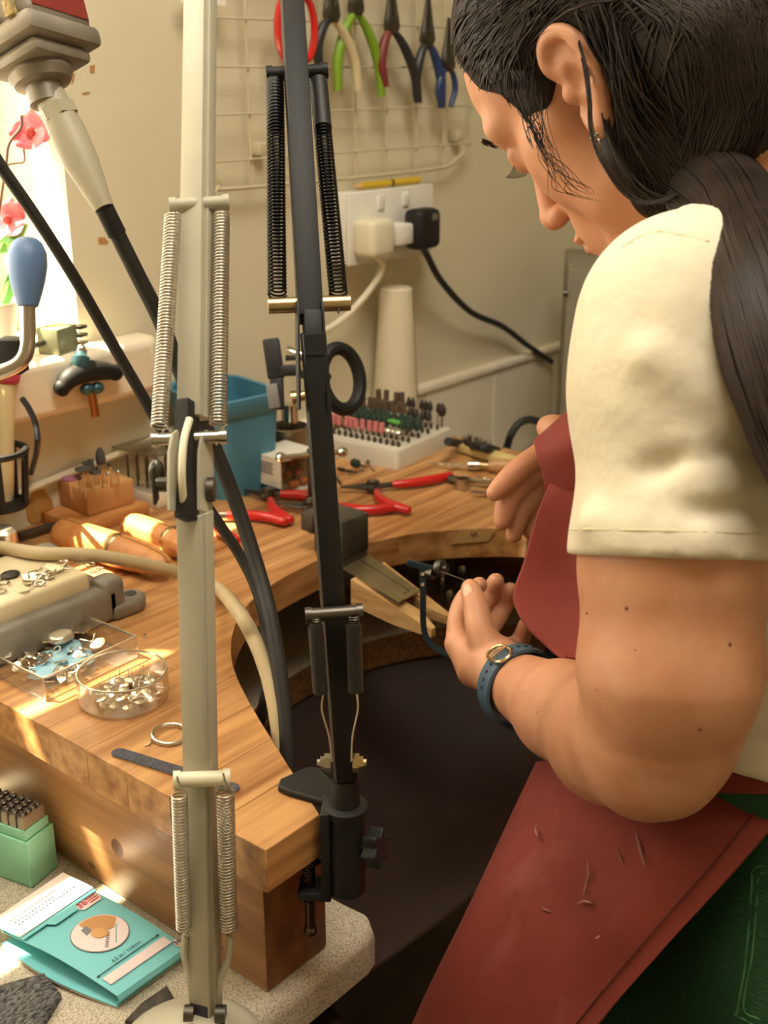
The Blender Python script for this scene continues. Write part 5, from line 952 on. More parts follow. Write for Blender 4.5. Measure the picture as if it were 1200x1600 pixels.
gyy = YW - .052; hg = thing('pistol_grip_tool', 'black curved handle tool with copper tip hanging below the window sill', 'tool', Y(135, 600, gyy))
C = cr([Y(97, 606, gyy), Y(110, 590, gyy), Y(135, 580, gyy), Y(160, 579, gyy), Y(180, 582, gyy)], 5); m = M(); k = len(C); m.tube(C, [.0085 + .004 * math.sin(PI * i / (k - 1)) for i in range(k)], 14, asp=.85); m.sph(C[0], .0085, 12, 8); m.sph(C[-1], .0085, 12, 8); obj('handle', m, blackm, hg)
teal = mk('teal_metal', (62, 98, 104), .35, .5); m = M(); m.tube(cr([Y(128, 578, gyy), Y(126, 560, gyy), Y(127, 548, gyy + .008)], 4), [.009] * 5 + [.006] * 4, 12); obj('hook', m, teal, hg); m = M(); m.sph(Y(127, 546, gyy + .004), .0055, 12, 8); obj('hook_ball', m, chrome, hg)
for q in ((136, 608), (152, 606)): m = M(); m.sph(Y(*q, gyy - .004), (.0075, .006, .006), 12, 8); obj('collar', m, teal, hg)
m = M(); m.cyl(Y(143, 612, gyy), Y(149, 650, gyy), .0042, n=12); obj('tip', m, mk('copper', (198, 132, 76), .3, 1), hg)
db = 1.112; rdz = thing('wand_stand', 'black wall ring holder with a cream wand and a red cap', 'holder', Y(0, 790, .955))
q0, q1 = D(13, 575, db), D(6, 790, db + .02); m = M(); m.tube([D(10, 600, db), q1], [.0078, .0092], 14); obj('wand', m, mk('wand_cream', (226, 208, 160), .35), rdz)
m = M(); m.tube([D(14, 552, db), D(13, 560, db), D(11, 580, db), D(10, 596, db), D(9, 603, db)], [.002, .008, .013, .0118, .006], 16); obj('cap', m, mk('raspberry', (190, 58, 84), .45), rdz)
cR_ = Y(-2, 745, .955); 
for zz, rr in ((.025, .027), (-.027, .022)): m = M(); m.tube([cR_ + (rr * math.cos(t), rr * math.sin(t), zz) for t in np.linspace(0, 2 * PI, 28, endpoint=False)], .0034, 8, closed=True); obj('ring', m, blackp, rdz)
for k in range(5): t = k * 2 * PI / 5 + .4; m = M(); m.tube([cR_ + (.027 * math.cos(t), .027 * math.sin(t), .025), cR_ + (.022 * math.cos(t), .022 * math.sin(t), -.027)], .0034, 8); obj('strut', m, blackp, rdz)
m = M(); m.cyl(cR_ + (0, 0, -.030), cR_ + (0, 0, -.026), .022, n=20); obj('cup_floor', m, blackp, rdz); m = M(); m.box((cR_[0], (cR_[1] + YW) / 2 + .012, cR_[2] + .02), (.012, YW - cR_[1] - .026, .012), None, .002); obj('bracket', m, blackp, rdz)
gl = thing('glass_bottle', 'small clear glass bottle with amber glint beside the ring stand', 'bottle', Z(48, 800)); gp_ = Z(56, 812); m = M(); m.lathe([(.0, .001), (.016, .001), (.019, .006), (.019, .02), (.012, .034), (.006, .042), (.006, .056)], gp_, n=24, cap=False); obj('body', m, thin('amber_glass', (240, 214, 170), .4), gl, ang=60)
m = M(); m.tube(cr([gp_ + (0, 0, .05), D(58, 700, 1.06), D(56, 665, 1.06), D(46, 640, 1.06), D(34, 622, 1.06)], 6), .0028, 8); obj('tube', m, rubber, gl)
m = M(); m.tube(cr([Y(-10, 800, YW - .008), Y(30, 772, YW - .008), Y(110, 738, YW - .008), Y(195, 705, YW - .008), Y(260, 676, YW - .008), Y(330, 640, YW - .008)], 6), .004, 8); tag(obj('wall_cable', m, creamp), 'cream cable running along the wall behind the bur block', 'cable')
# ================================================================== person
class SDF:
    def __init__(s, lo, hi, h):
        s.lo = np.array(lo, float); s.h = h; s.n = np.ceil((np.array(hi) - s.lo) / h).astype(int) + 1
        s.F = np.full(s.n, .05, np.float32); s.ax = [s.lo[i] + h * np.arange(s.n[i]) for i in range(3)]
    def upd(s, fn, lo, hi, k, sub=False, inter=False):
        T = .0 if inter else max(.03, k * 1.5); a = np.clip(((np.array(lo) - T - s.lo) / s.h).astype(int), 0, s.n); b = np.clip(((np.array(hi) + T - s.lo) / s.h).astype(int) + 2, 0, s.n)
        if inter: a, b = np.zeros(3, int), s.n
        if (b <= a).any(): return s
        sl = tuple(slice(a[i], b[i]) for i in range(3)); Xg = s.ax[0][sl[0]][:, None, None]; Yg = s.ax[1][sl[1]][None, :, None]; Zg = s.ax[2][sl[2]][None, None, :]
        d = fn(Xg, Yg, Zg).astype(np.float32); F = s.F[sl]
        if sub or inter:
            if sub: d = -d
            hh = np.clip(.5 - .5 * (F - d) / k, 0, 1); s.F[sl] = F * (1 - hh) + d * hh + k * hh * (1 - hh)
        else:
            hh = np.clip(.5 + .5 * (F - d) / k, 0, 1); s.F[sl] = F * (1 - hh) + d * hh - k * hh * (1 - hh)
        return s
    def cap(s, a, b, ra, rb=None, k=.01, sub=False):
        a, b = np.array(a, float), np.array(b, float); rb = ra if rb is None else rb; d = b - a; dd = d @ d + 1e-12
        def fn(x, y, z):
            t = np.clip(((x - a[0]) * d[0] + (y - a[1]) * d[1] + (z - a[2]) * d[2]) / dd, 0, 1)
            return np.sqrt((x - a[0] - t * d[0]) ** 2 + (y - a[1] - t * d[1]) ** 2 + (z - a[2] - t * d[2]) ** 2) - (ra + (rb - ra) * t)
        r = max(ra, rb); return s.upd(fn, np.minimum(a, b) - r, np.maximum(a, b) + r, k, sub)
    def chain(s, P, R, k=.01):
        for i in range(len(P) - 1): s.cap(P[i], P[i + 1], R[i], R[i + 1], k)
        return s
    def ell(s, c, r, R=None, k=.01, sub=False):
        c = np.array(c, float); r = np.broadcast_to(np.array(r, float), (3,)); R = np.eye(3) if R is None else np.array(R)
        def fn(x, y, z):
            p = [x - c[0], y - c[1], z - c[2]]; q = [R[0, i] * p[0] + R[1, i] * p[1] + R[2, i] * p[2] for i in range(3)]
            k0 = np.sqrt(sum((q[i] / r[i]) ** 2 for i in range(3))); k1 = np.sqrt(sum((q[i] / r[i] ** 2) ** 2 for i in range(3))) + 1e-9
            return k0 * (k0 - 1) / k1
        m_ = r.max(); return s.upd(fn, c - m_, c + m_, k, sub)
    def plane(s, o, n, k=.002):
        o, n = np.array(o), nrm(n); return s.upd(lambda x, y, z: (x - o[0]) * n[0] + (y - o[1]) * n[1] + (z - o[2]) * n[2], o, o, k, inter=True)
    def mesh(s, m, mi=0):
        F = s.F; S = F < 0; n = s.n
        cnt = np.zeros(n - 1, np.int8)
        for i in (0, 1):
            for j in (0, 1):
                for k in (0, 1): cnt += S[i:n[0] - 1 + i, j:n[1] - 1 + j, k:n[2] - 1 + k]
        act = (cnt > 0) & (cnt < 8); I = np.argwhere(act); idx = np.full(n - 1, -1, np.int64); idx[act] = np.arange(len(I))
        P = np.zeros((len(I), 3)); W = np.zeros(len(I)); C = [(0, 0, 0), (1, 0, 0), (0, 1, 0), (1, 1, 0), (0, 0, 1), (1, 0, 1), (0, 1, 1), (1, 1, 1)]
        for a in range(8):
            for b in range(a + 1, 8):
                ca, cb = np.array(C[a]), np.array(C[b])
                if abs(ca - cb).sum() != 1: continue
                A = I + ca; B = I + cb; va = F[A[:, 0], A[:, 1], A[:, 2]]; vb = F[B[:, 0], B[:, 1], B[:, 2]]; q = (va < 0) != (vb < 0)
                t = np.where(q, va / np.where(q, va - vb, 1), 0)[:, None]; P += np.where(q[:, None], ca + t * (cb - ca), 0); W += q
        P = s.lo + s.h * (I + P / W[:, None]); faces = []
        for d in range(3):
            u, v = (d + 1) % 3, (d + 2) % 3; s0 = [slice(None)] * 3; s1 = [slice(None)] * 3; s0[d] = slice(0, -1); s1[d] = slice(1, None)
            ch = S[tuple(s0)] != S[tuple(s1)]; E = np.argwhere(ch); E = E[(E[:, u] > 0) & (E[:, v] > 0) & (E[:, u] < n[u] - 1) & (E[:, v] < n[v] - 1)]
            if not len(E): continue
            o = np.zeros(3, int); o[d] = 1; neg = S[E[:, 0], E[:, 1], E[:, 2]]; du = np.zeros(3, int); du[u] = 1; dv = np.zeros(3, int); dv[v] = 1
            g = lambda off: idx[tuple((E - off).T)]
            Q = np.stack([g(du + dv), g(dv), g(0 * du), g(du)], 1); Q = np.where(neg[:, None], Q, Q[:, ::-1]); faces.append(Q[(Q >= 0).all(1)])
        Q = np.vstack(faces); b = m.n; m.v.append(P); m.n += len(P); Q = Q + b; m.f.extend(map(tuple, Q.tolist())); m.m.extend([mi] * len(Q)); return m
    def at(s, p):
        q = (np.array(p) - s.lo) / s.h; i = np.floor(q).astype(int)
        if (i < 0).any() or (i >= s.n - 1).any(): return .05
        f = q - i; c = s.F[i[0]:i[0] + 2, i[1]:i[1] + 2, i[2]:i[2] + 2]; c = c[0] * (1 - f[0]) + c[1] * f[0]; c = c[0] * (1 - f[1]) + c[1] * f[1]; return c[0] * (1 - f[2]) + c[1] * f[2]
    def shoot(s, x, y, t0=.45, t1=1.3, st=.001):
        d = ray(x, y)
        for t in np.arange(t0, t1, st):
            if s.at(CC + d * t) < 0: return CC + d * t
        return None
    def march(s, o, d, t1=.2):
        for t in np.arange(t1, 0, -.0008):
            if s.at(np.array(o) + np.array(d) * t) < 0: return np.array(o) + np.array(d) * t
        return None
def eul(yaw, pit, rol): return rotz(yaw) @ rotax((1, 0, 0), pit) @ rotax((0, 1, 0), rol)
HO = np.array((.742, .404, .436)); HS = 1.05; HR = eul(math.radians(-6.3), math.radians(-42.8), math.radians(-8.3))
def Hh(x, y, z): return HO + HS * (HR @ np.array((x, y, z), float))
per = thing('person', 'seated person in cream t-shirt and red apron threading a saw blade', 'person', (.74, .22, FLOOR))
skin = mk('skin', (208, 152, 118), .5, 0, (198, 138, 104), 40, 4, Subsurface_Weight=.12, Subsurface_Scale=.01, bump=.04, bs=700)
# ---- head
Gd = SDF((.60, .24, .22), (.87, .60, .62), .0017)
def he(c, r, k=.01, sub=False, R=None): Gd.ell(Hh(*c), np.array(r) * HS, HR if R is None else HR @ R, k, sub)
def hc(a, b, ra, rb=None, k=.008, sub=False): Gd.cap(Hh(*a), Hh(*b), ra * HS, None if rb is None else rb * HS, k, sub)
he((0, -.005, .042), (.074, .096, .083)); he((0, .040, .052), (.058, .052, .052), .02); he((0, .034, -.018), (.054, .055, .073), .02)
for s_ in (-1, 1):
    hc((s_ * .052, .004, -.052), (s_ * .022, .070, -.092), .020, .014, .02); he((s_ * .041, .051, -.014), (.020, .022, .024), .02)
    hc((s_ * .012, .089, .030), (s_ * .046, .072, .032), .009, .010, .012); hc((s_ * .058, .035, -.005), (s_ * .05, .03, -.05), .020, .022, .02)
hc((-.012, .078, -.094), (.012, .078, -.094), .015, None, .015)
he((0, .074, -.055), (.030, .022, .026), .015)
for s_ in (-1, 1): he((s_ * .032, .096, .008), (.016, .012, .011), .010, True); he((s_ * .031, .0765, .010), (.0135, .0125, .0115), .004); hc((s_ * .020, .0865, .0145), (s_ * .042, .080, .0145), .003, .003, .004)
hc((0, .0865, .019), (0, .1075, -.021), .0075, .0092, .008); he((0, .1085, -.0240), (.0092, .0092, .0085), .005)
for s_ in (-1, 1): he((s_ * .0120, .097, -.0280), (.0072, .0100, .0072), .005); he((s_ * .0090, .0975, -.0340), (.0045, .0062, .0055), .003, True)
he((0, .0935, -.0505), (.020, .0075, .0052), .004); he((0, .0915, -.0600), (.018, .0075, .0060), .004); hc((-.022, .0885, -.0552), (.022, .0885, -.0552), .0022, None, .003, True)
hc((0, -.030, -.040), (0, -.030, -.075), .056, .054, .025); nb = np.array((.742, .295, .325)); Gd.cap(Hh(0, -.02, -.05), nb, .056, .060, .03)
for s_ in (-1, 1):   # ears
    E0 = lambda y, z, o=0: (s_ * (.071 + o), y, z)
    hx = [E0(-.002, .010, .006), E0(.001, .020, .008), E0(-.005, .029, .010), E0(-.016, .030, .013), E0(-.024, .021, .014), E0(-.025, .005, .014), E0(-.020, -.010, .013), E0(-.012, -.021, .010), E0(-.005, -.028, .008), E0(.000, -.025, .006), E0(.001, -.014, .005)]
    C = cr(hx, 3)
    for i in range(len(C) - 1): hc(C[i], C[i + 1], .0038, None, .004)
    he((s_ * .075, -.012, .004), (.0095, .0135, .026), .005); he((s_ * .087, -.010, .001), (.008, .0065, .011), .003, True); hc((s_ * .0875, -.017, .020), (s_ * .0875, -.006, .020), .0035, None, .003, True); hc((s_ * .087, -.0195, .012), (s_ * .087, -.0185, -.006), .0022, None, .002, True); he((s_ * .078, .001, -.001), (.006, .0045, .006), .004); he((s_ * .079, -.004, -.026), (.0055, .007, .008), .005)
# ---- left arm
S0 = np.array((.588, .285, .300)); A1 = D(1052, 880, .640); A2 = D(1046, 1050, .642); E1 = D(1045, 1150, .648); F1 = D(960, 1150, .715); F2 = D(880, 1110, .80); Wr = D(806, 1068, .882)
Ga = SDF((.43, .14, -.06), (.72, .47, .40), .0024)
Ga.chain([S0, D(1054, 790, .644), A1, A2, E1], [.040, .040, .0472, .0460, .0375], .018); Ga.cap(E1, D(1048, 1226, .640), .032, .0165, .014); Ga.chain([D(1008, 1148, .668), F1, F2, Wr], [.0410, .0385, .0315, .0235], .014)
Ga.cap(Wr, D(785, 1050, .895), .0235, .0225, .008); Ga.cap(D(1005, 1205, .664), F1, .0255, .027, .014)
Gt = SDF((.40, .04, -.36), (1.10, .44, .42), .006)     # torso core under the clothes, joins the pieces
Gt.ell((.742, .265, .20), (.14, .095, .16), None, .05); Gt.ell((.742, .22, .0), (.13, .10, .14), None, .05); Gt.cap((.60, .285, .30), (.885, .285, .30), .045, None, .04); Gt.cap((.742, .285, .28), nb, .06, .055, .04); Gt.cap(S0, D(1054, 800, .644), .036, .034, .02)
Rs, Re, Rw = np.array((.895, .285, .30)), np.array((.93, .36, .10)), D(905, 705, .965)
Gt.cap(Rs, Re, .047, .040, .02); Gt.cap(Re, Rw * .97 + Re * .03, .040, .026, .02)
# ---- left hand
Gl = SDF(np.minimum(Wr, D(700, 900, .94)) - .05, np.maximum(D(830, 900, .99), Wr) + (.06, .05, .06), .0011)
def fing(G, P, R, k=.004): G.chain(cr([D(*p) for p in P], 3), np.interp(np.linspace(0, len(P) - 1, (len(P) - 1) * 3 + 1), range(len(P)), R), k)
W0 = D(800, 1064, .886); W1 = D(778, 1042, .897)
Gl.cap(Wr, W1, .0235, .0220, .008); Gl.cap(W0, D(760, 1022, .908), .0225, .0165, .008)
MC = [(716, 1005, .925), (730, 996, .940), (752, 1000, .950), (778, 1012, .955)]
for q in MC: Gl.cap(W1, D(*q), .0170, .0092, .007)
Gl.cap(D(744, 1042, .912), D(722, 1010, .925), .0165, .0112, .008); Gl.cap(D(775, 1030, .902), D(750, 990, .902), .0140, .0092, .006)
fing(Gl, [MC[0], (717, 962, .944), (728, 934, .952), (749, 914, .944)], [.0095, .0080, .0072, .0064], .0025)
fing(Gl, [MC[1], (752, 950, .968), (768, 925, .970), (775, 908, .962)], [.0092, .0078, .0072, .0066], .0025)
fing(Gl, [MC[2], (778, 962, .974), (792, 938, .974), (797, 922, .966)], [.0090, .0075, .0069, .0063], .0025)
fing(Gl, [MC[3], (806, 1008, .970), (818, 990, .968), (822, 975, .962)], [.0085, .0070, .0064, .0058], .0025)
fing(Gl, [(770, 1026, .898), (750, 985, .899), (744, 952, .906), (735, 919, .916)], [.0125, .0092, .0086, .0072], .004)
# ---- right hand
Gr = SDF(D(870, 860, .90) - (.10, .05, .03), D(870, 640, 1.02) + (.07, .08, .03), .0014)
Gr.cap(Rw, D(880, 720, .95), .025, .024, .012); Gr.cap(D(880, 735, .95), D(868, 705, .942), .022, .014, .010)
fing(Gr, [(868, 702, .935), (828, 722, .925), (798, 746, .920), (773, 770, .918)], [.0110, .0092, .0084, .0066], .003)
fing(Gr, [(868, 722, .945), (820, 750, .935), (795, 780, .930), (785, 815, .930)], [.0110, .0094, .0085, .0068], .003)
fing(Gr, [(872, 745, .955), (832, 775, .945), (812, 800, .940), (803, 836, .940)], [.0105, .0088, .0080, .0064], .003)
fing(Gr, [(878, 768, .965), (850, 795, .955), (838, 812, .950), (828, 832, .948)], [.0095, .0078, .0072, .0058], .003)
fing(Gr, [(885, 690, .95), (870, 672, .955), (856, 668, .96)], [.014, .0105, .0088])
m = M()
for G_ in (Gd, Ga, Gl, Gr, Gt): G_.mesh(m)
body = obj('body', m, skin, per, ang=180, fix=False)
# nails, lips, brow, lashes, moles
def dab(name, c, r, mat, par, R=None, n=14): mm = M(); mm.sph(c, r, n, 8, R); return obj(name, mm, mat, par, ang=180)
nail = mk('nail', (226, 176, 150), .25)
p = Gl.shoot(731, 924)
if p is not None: ta = nrm(D(734, 915, .92) - D(740, 950, .910)); Rn = frame(-FW - RT * .35, ta); dab('fingernail', p + FW * .0006, (.0048, .0068, .0014), nail, body, np.array([np.cross(ta, Rn[:, 2]), ta, Rn[:, 2]]).T)
lipm = mk('lips', (190, 110, 96), .4)
for z_, r_ in ((-.0505, .0053), (-.0600, .0061)): dab('lip', Hh(0, .0940 if z_ > -.055 else .0920, z_), np.array((.0185, .0074, r_)) * HS, lipm, body, HR)
hairm = mk('hair_dark', (34, 27, 23), .6, 0, (42, 33, 28), 60, 3, (1, 1, 1), Specular_IOR_Level=.2)
for s_ in (-1, 1):
    mm = M()
    for i in range(46):
        f = i / 45; b0 = np.array((s_ * (.010 + .038 * f), .1015 - .002 * f - .016 * f * f, .0275 + .0085 * math.sin(PI * (.25 + f * .65)))) + rng.normal(0, .0008, 3); mm.tube([Hh(*b0), Hh(*(b0 + np.array((s_ * .006, -.001, .002))))], [.0005, .0002], 4)
    eb = obj('eyebrow', mm, hairm, body, ang=0); eb['kind'] = 'stuff'; mm = M()
    for i in range(11):
        f = i / 10; b0 = np.array((s_ * (.021 + .022 * f), .0915 - .006 * f * f - .003, .0085)); mm.tube(cr([Hh(*b0), Hh(b0[0] + s_ * .001 + s_ * .003 * f, b0[1] + .003, b0[2] - .003), Hh(b0[0] + s_ * .002 + s_ * .005 * f, b0[1] + .006, b0[2] - .0035)], 3), .0003, 4)
    el = obj('eyelashes', mm, hairm, body, ang=0); el['kind'] = 'stuff'
mole = mk('mole', (128, 72, 48), .6)
for px_, py_, r_ in ((1107, 912, .0016), (980, 950, .0013), (995, 1016, .0016), (1140, 1007, .0013), (1094, 1139, .0013), (933, 1078, .0008), (817, 1082, .0007), (840, 1113, .0007), (918, 958, .0009), (950, 1100, .0008)):
    q = Ga.shoot(px_, py_)
    if q is not None: dab('mole', q + FW * r_ * .4, r_, mole, body, None, 8)
# ---- earring and watch
ew = thing('tmp', 'x', 'x', (0, 0, 0)); bpy.data.objects.remove(ew)
c = Gd.shoot(931, 212, .6, .9); c = (c if c is not None else Hh(-.082, -.006, -.036)) - FW * .002; mm = M()
for i in range(7): a_ = 2 * PI * i / 7; mm.sph(c + RT * .0028 * math.cos(a_) * 1 + UP * .0045 * math.sin(a_), .0013, 8, 6)
mm.sph(c, .0016, 8, 6); mm.tube(cr([c + UP * .004, c + UP * .007 - RT * .002, c + UP * .0095 - RT * .005], 4), .0006, 5); er = obj('earring', mm, chrome, per); er['kind'] = 'stuff'
wa = nrm(W1 - F2); wc0 = D(812, 1074, .876); fr = frame(wa, -FW); strapm = mk('navy_strap', (66, 88, 104), .5)
def wp(a, r=1.0, off=0): return wc0 + fr[:, 0] * .0292 * r * math.cos(a) + fr[:, 1] * .0285 * r * math.sin(a) + wa * off
mm = M(); n = 56; V = []
for i in range(n):
    a_ = 2 * PI * i / n
    for r_, o_ in ((1.0, -.0092), (1.075, -.0086), (1.085, 0), (1.075, .0086), (1.0, .0092)): V.append(wp(a_, r_, o_))
mm.add(V, [(i * 5 + j, i * 5 + (j + 1) % 5, ((i + 1) % n) * 5 + (j + 1) % 5, ((i + 1) % n) * 5 + j) for i in range(n) for j in range(5)]); wt_ = obj('watch_strap', mm, strapm, per, ang=50)
def wang(px_, py_):
    d = ray(px_, py_); best = min(np.linspace(0, 2 * PI, 360), key=lambda a: np.linalg.norm(np.cross(wp(a, 1.08) - CC, d)) + (1 if (wp(a, 1.08) - wc0) @ FW > 0 else 0)); return best
ab = wang(790, 1035)
for k, (o_) in enumerate((-1, 1)):
    for da in (.30, .50, .70, .90): 
        q = wp(ab + o_ * da, 1.088); nn = nrm(q - wc0); mm = M(); mm.lathe([(.0014, -.0003), (.0014, .0002), (.001, .0003)], q, nn, 10); obj('strap_hole', mm, mk('hole_black', (16, 18, 20), .8), wt_)
mm = M(); q = wp(ab, 1.10); nn = nrm(q - wc0); tg = np.cross(wa, nn); mm.tube([q + tg * .0075 * math.cos(t) * 1 + wa * .0125 * np.sign(math.sin(t)) * abs(math.sin(t)) ** .6 + nn * .001 for t in np.linspace(0, 2 * PI, 24, endpoint=False)], .0013, 6, closed=True); obj('buckle', mm, brass, wt_); mm = M(); mm.tube([q - tg * .007 + nn * .002, q + tg * .007 + nn * .0022], .0008, 6); obj('buckle_pin', mm, brass, wt_)
q = wp(ab + PI, 1.12); nn = nrm(q - wc0); mm = M(); mm.lathe([(.018, -.003), (.0195, 0), (.0195, .005), (.018, .007), (.0, .0072)], q, nn, 30); obj('watch_case', mm, mk('case_dark', (60, 66, 72), .25, .9), wt_); mm = M(); mm.lathe([(.0185, .0066), (.0178, .0082), (.0168, .0084)], q, nn, 30, cap=False); obj('bezel', mm, chrome, wt_)
# ---- t-shirt
shm = mk('cotton_cream', (222, 212, 188), .85, 0, (218, 207, 182), 8, 3, bump=.9, bs=42)
Gs = SDF((.46, .06, -.12), (1.04, .47, .45), .0030); sax = nrm(A1 - S0)
Gs.ell((.742, .265, .20), (.165, .112, .17), None, .04); Gs.ell((.742, .23, .02), (.150, .120, .16), None, .05); Gs.cap((.610, .290, .305), (.885, .290, .305), .055, None, .04); Gs.cap((.68, .287, .325), (.80, .287, .325), .055, None, .03)
Gs.chain([(.600, .286, .312), D(1056, 620, .648), D(1052, 875, .640), D(1050, 930, .640)], [.0545, .0505, .0496, .0496], .03)
def onsh(q, off): p = Gs.shoot(*q); return p + FW * off if p is not None else D(*q, .6)
for a_, b_, r_ in (((1085, 722), (1195, 692), .004), ((1010, 735), (1070, 722), .003), ((1090, 800), (1190, 780), .003)): Gs.cap(onsh(a_, -.002), onsh(b_, 0.0), r_, r_ * 1.5, .012, True)
for a_, b_, r_ in (((1090, 700), (1190, 665), .008), ((1095, 755), (1190, 750), .008), ((1020, 560), (1150, 640), .006), ((930, 820), (1100, 850), .005)): Gs.cap(onsh(a_, r_ - .002), onsh(b_, r_ - .002), r_, r_, .015)
hem = D(1050, 871, .640); 
Gs2 = SDF((.46, .06, .05), (.70, .40, .25), .003)
Gs.upd(lambda x, y, z: np.maximum((x - hem[0]) * -sax[0] + (y - hem[1]) * -sax[1] + (z - hem[2]) * -sax[2], np.sqrt((x - hem[0]) ** 2 + (y - hem[1]) ** 2 + (z - hem[2]) ** 2) - .085), hem - .09, hem + .09, .002, True)
Gs.cap(hem + sax * .035, hem + sax * .08, .0478, .0478, .0015, True); Gs.cap(D(1160, 282, .70), D(1260, 262, .705), .020, .021, .015); Gs.plane((.74, .2, .050), (0, 0, -1))
Gs.cap(nb + (0, .015, .07), nb + (0, .0, -.005), .068, .058, .006, True)
m = M(); Gs.mesh(m); ts = obj('t_shirt', m, shm, per, ang=180, fix=False)
thr = mk('shirt_thread', (212, 196, 160), .8)
def seam(px_list, G_, r=.0007, mat=thr, par=ts, nm='seam'):
    P = [G_.shoot(*q) for q in px_list]; P = [p for p in P if p is not None]
    if len(P) > 2: mm = M(); mm.tube(np.array(P), r, 5); return obj(nm, mm, mat, par, ang=180)
ring_ = []
fr2 = frame(sax)
for t in np.linspace(0, 2 * PI, 64, endpoint=False):
    q = Gs.march(hem - sax * .0135, fr2[:, 0] * math.cos(t) + fr2[:, 1] * math.sin(t), .075)
    if q is not None: ring_.append(q)
if len(ring_) > 40: mm = M(); mm.tube(np.array(ring_), .0007, 5, closed=True); obj('hem_seam', mm, thr, ts, ang=180)
seam([tuple(p) for p in cr([(972, 388), (1000, 370), (1030, 362), (1065, 368), (1108, 378)], 6)], Gs)
# ---- trousers
jean = mk('green_denim', (34, 84, 48), .9, 0, (26, 66, 38), 240, 3, (1, 1, 3), .5, lo=.3, hi=.7)
Gp = SDF((.42, .0, -.86), (1.08, .52, .12), .0055)
Gp.ell((.742, .185, -.10), (.165, .125, .12), None, .04); Gp.ell((.742, .205, .0), (.142, .115, .12), None, .04)
for xh, xk in ((.665, .715), (.82, .84)): Gp.chain([(xh, .165, -.12), (xh * .6 + xk * .4, .27, -.21), (xk, .39, -.40), (xk, .36, -.80)], [.102, .090, .066, .048], .04)
Gp.plane((.74, .2, .056), (0, 0, 1)); m = M(); Gp.mesh(m); tr3 = obj('trousers', m, jean, per, ang=180, fix=False)
gth = mk('green_thread', (70, 120, 78), .8)
for L_ in ([(1215, 1352), (1178, 1358), (1174, 1400), (1165, 1500), (1152, 1580), (1150, 1586), (1185, 1605)], [(1215, 1364), (1187, 1368), (1182, 1420), (1174, 1500), (1162, 1575), (1190, 1594)]): seam([tuple(p) for p in cr(L_, 5)], Gp, .0008, gth, tr3, 'pocket_seam')
# ---- apron
apm = mk('red_canvas', (134, 54, 42), .85, 0, (120, 45, 36), 14, 4, bump=.12, bs=400)
nt = apm.node_tree; N = nt.nodes; b_ = N['Principled BSDF']; src = b_.inputs['Base Color'].links[0].from_socket
nz = N.new('ShaderNodeTexNoise'); nz.inputs['Scale'].default_value = 9; nz.inputs['Detail'].default_value = 5; mpn = N.new('ShaderNodeMapping'); mpn.inputs['Scale'].default_value = (2.2, 2.2, .7); tcn = N.new('ShaderNodeTexCoord'); nt.links.new(tcn.outputs['Object'], mpn.inputs[0]); nt.links.new(mpn.outputs[0], nz.inputs['Vector'])
rpn = N.new('ShaderNodeValToRGB'); rpn.color_ramp.elements[0].position = .55; rpn.color_ramp.elements[1].position = .85; rpn.color_ramp.elements[0].color = (0, 0, 0, 1); rpn.color_ramp.elements[1].color = (.55, .55, .55, 1); nt.links.new(nz.outputs['Fac'], rpn.inputs[0])
mxn = N.new('ShaderNodeMixRGB'); mxn.inputs[2].default_value = lin((176, 112, 104)); nt.links.new(rpn.outputs[0], mxn.inputs[0]); nt.links.new(src, mxn.inputs[1]); nt.links.new(mxn.outputs[0], b_.inputs['Base Color'])
def patch(rows, n=6):
    A = np.array([[D(*p) for p in r] for r in rows]); A = np.array([cr(r, n) for r in A]); return np.array([cr(A[:, j], n) for j in range(A.shape[1])]).transpose(1, 0, 2)
ap = thing('apron_tmp', 'x', 'x', (0, 0, 0)); bpy.data.objects.remove(ap)
skirt = patch([[(1235, 1255, .705), (1120, 1225, .74), (980, 1210, .79), (880, 1190, .84), (838, 1190, .90), (850, 1195, .97)],
               [(1140, 1368, .690), (1040, 1330, .715), (930, 1300, .765), (840, 1278, .82), (796, 1280, .88), (805, 1285, .96)],
               [(1040, 1478, .692), (950, 1440, .715), (850, 1410, .765), (765, 1385, .815), (732, 1415, .865), (742, 1420, .95)],
               [(930, 1605, .712), (850, 1570, .74), (760, 1540, .78), (690, 1530, .82), (652, 1580, .86), (664, 1590, .94)],
               [(840, 1740, .735), (770, 1700, .76), (690, 1690, .80), (630, 1690, .83), (590, 1730, .86), (600, 1740, .92)]])
m = M(); m.grid(skirt, thick=.0022); sk = obj('apron_skirt', m, apm, per, ang=70)
mm = M(); mm.tube(skirt[:, 2] - FW * .0016, .0006, 5); obj('seam', mm, mk('dark_thread', (92, 34, 28), .8), sk, ang=180)
skf = skirt.reshape(-1, 3); skp = np.array([(600 + FPX * ((p - CC) @ RT) / ((p - CC) @ FW), 800 - FPX * ((p - CC) @ UP) / ((p - CC) @ FW)) for p in skf])
def onsk(x_, y_): i = np.argmin(np.hypot(skp[:, 0] - x_, skp[:, 1] - y_)); dd = (skf[i] - CC) @ FW; return D(x_, y_, dd - .0035)
chalk = mk('chalk', (164, 112, 102), .95)
for C_ in ([(838, 1290), (837, 1298), (841, 1308)], [(918, 1345), (920, 1365), (916, 1385), (912, 1398)], [(993, 1297), (1000, 1325), (1008, 1356)], [(966, 1324), (969, 1338), (973, 1350)], [(842, 1410), (850, 1420), (860, 1424)], [(902, 1412), (912, 1408), (924, 1411)], [(930, 1467), (938, 1462)]):
    mm = M(); P = cr([onsk(*q) for q in C_], 4); mm.tube(P, [.0004 + .0006 * math.sin(PI * i / (len(P) - 1)) for i in range(len(P))], 6, asp=.4); obj('chalk_mark', mm, chalk, sk, ang=180)
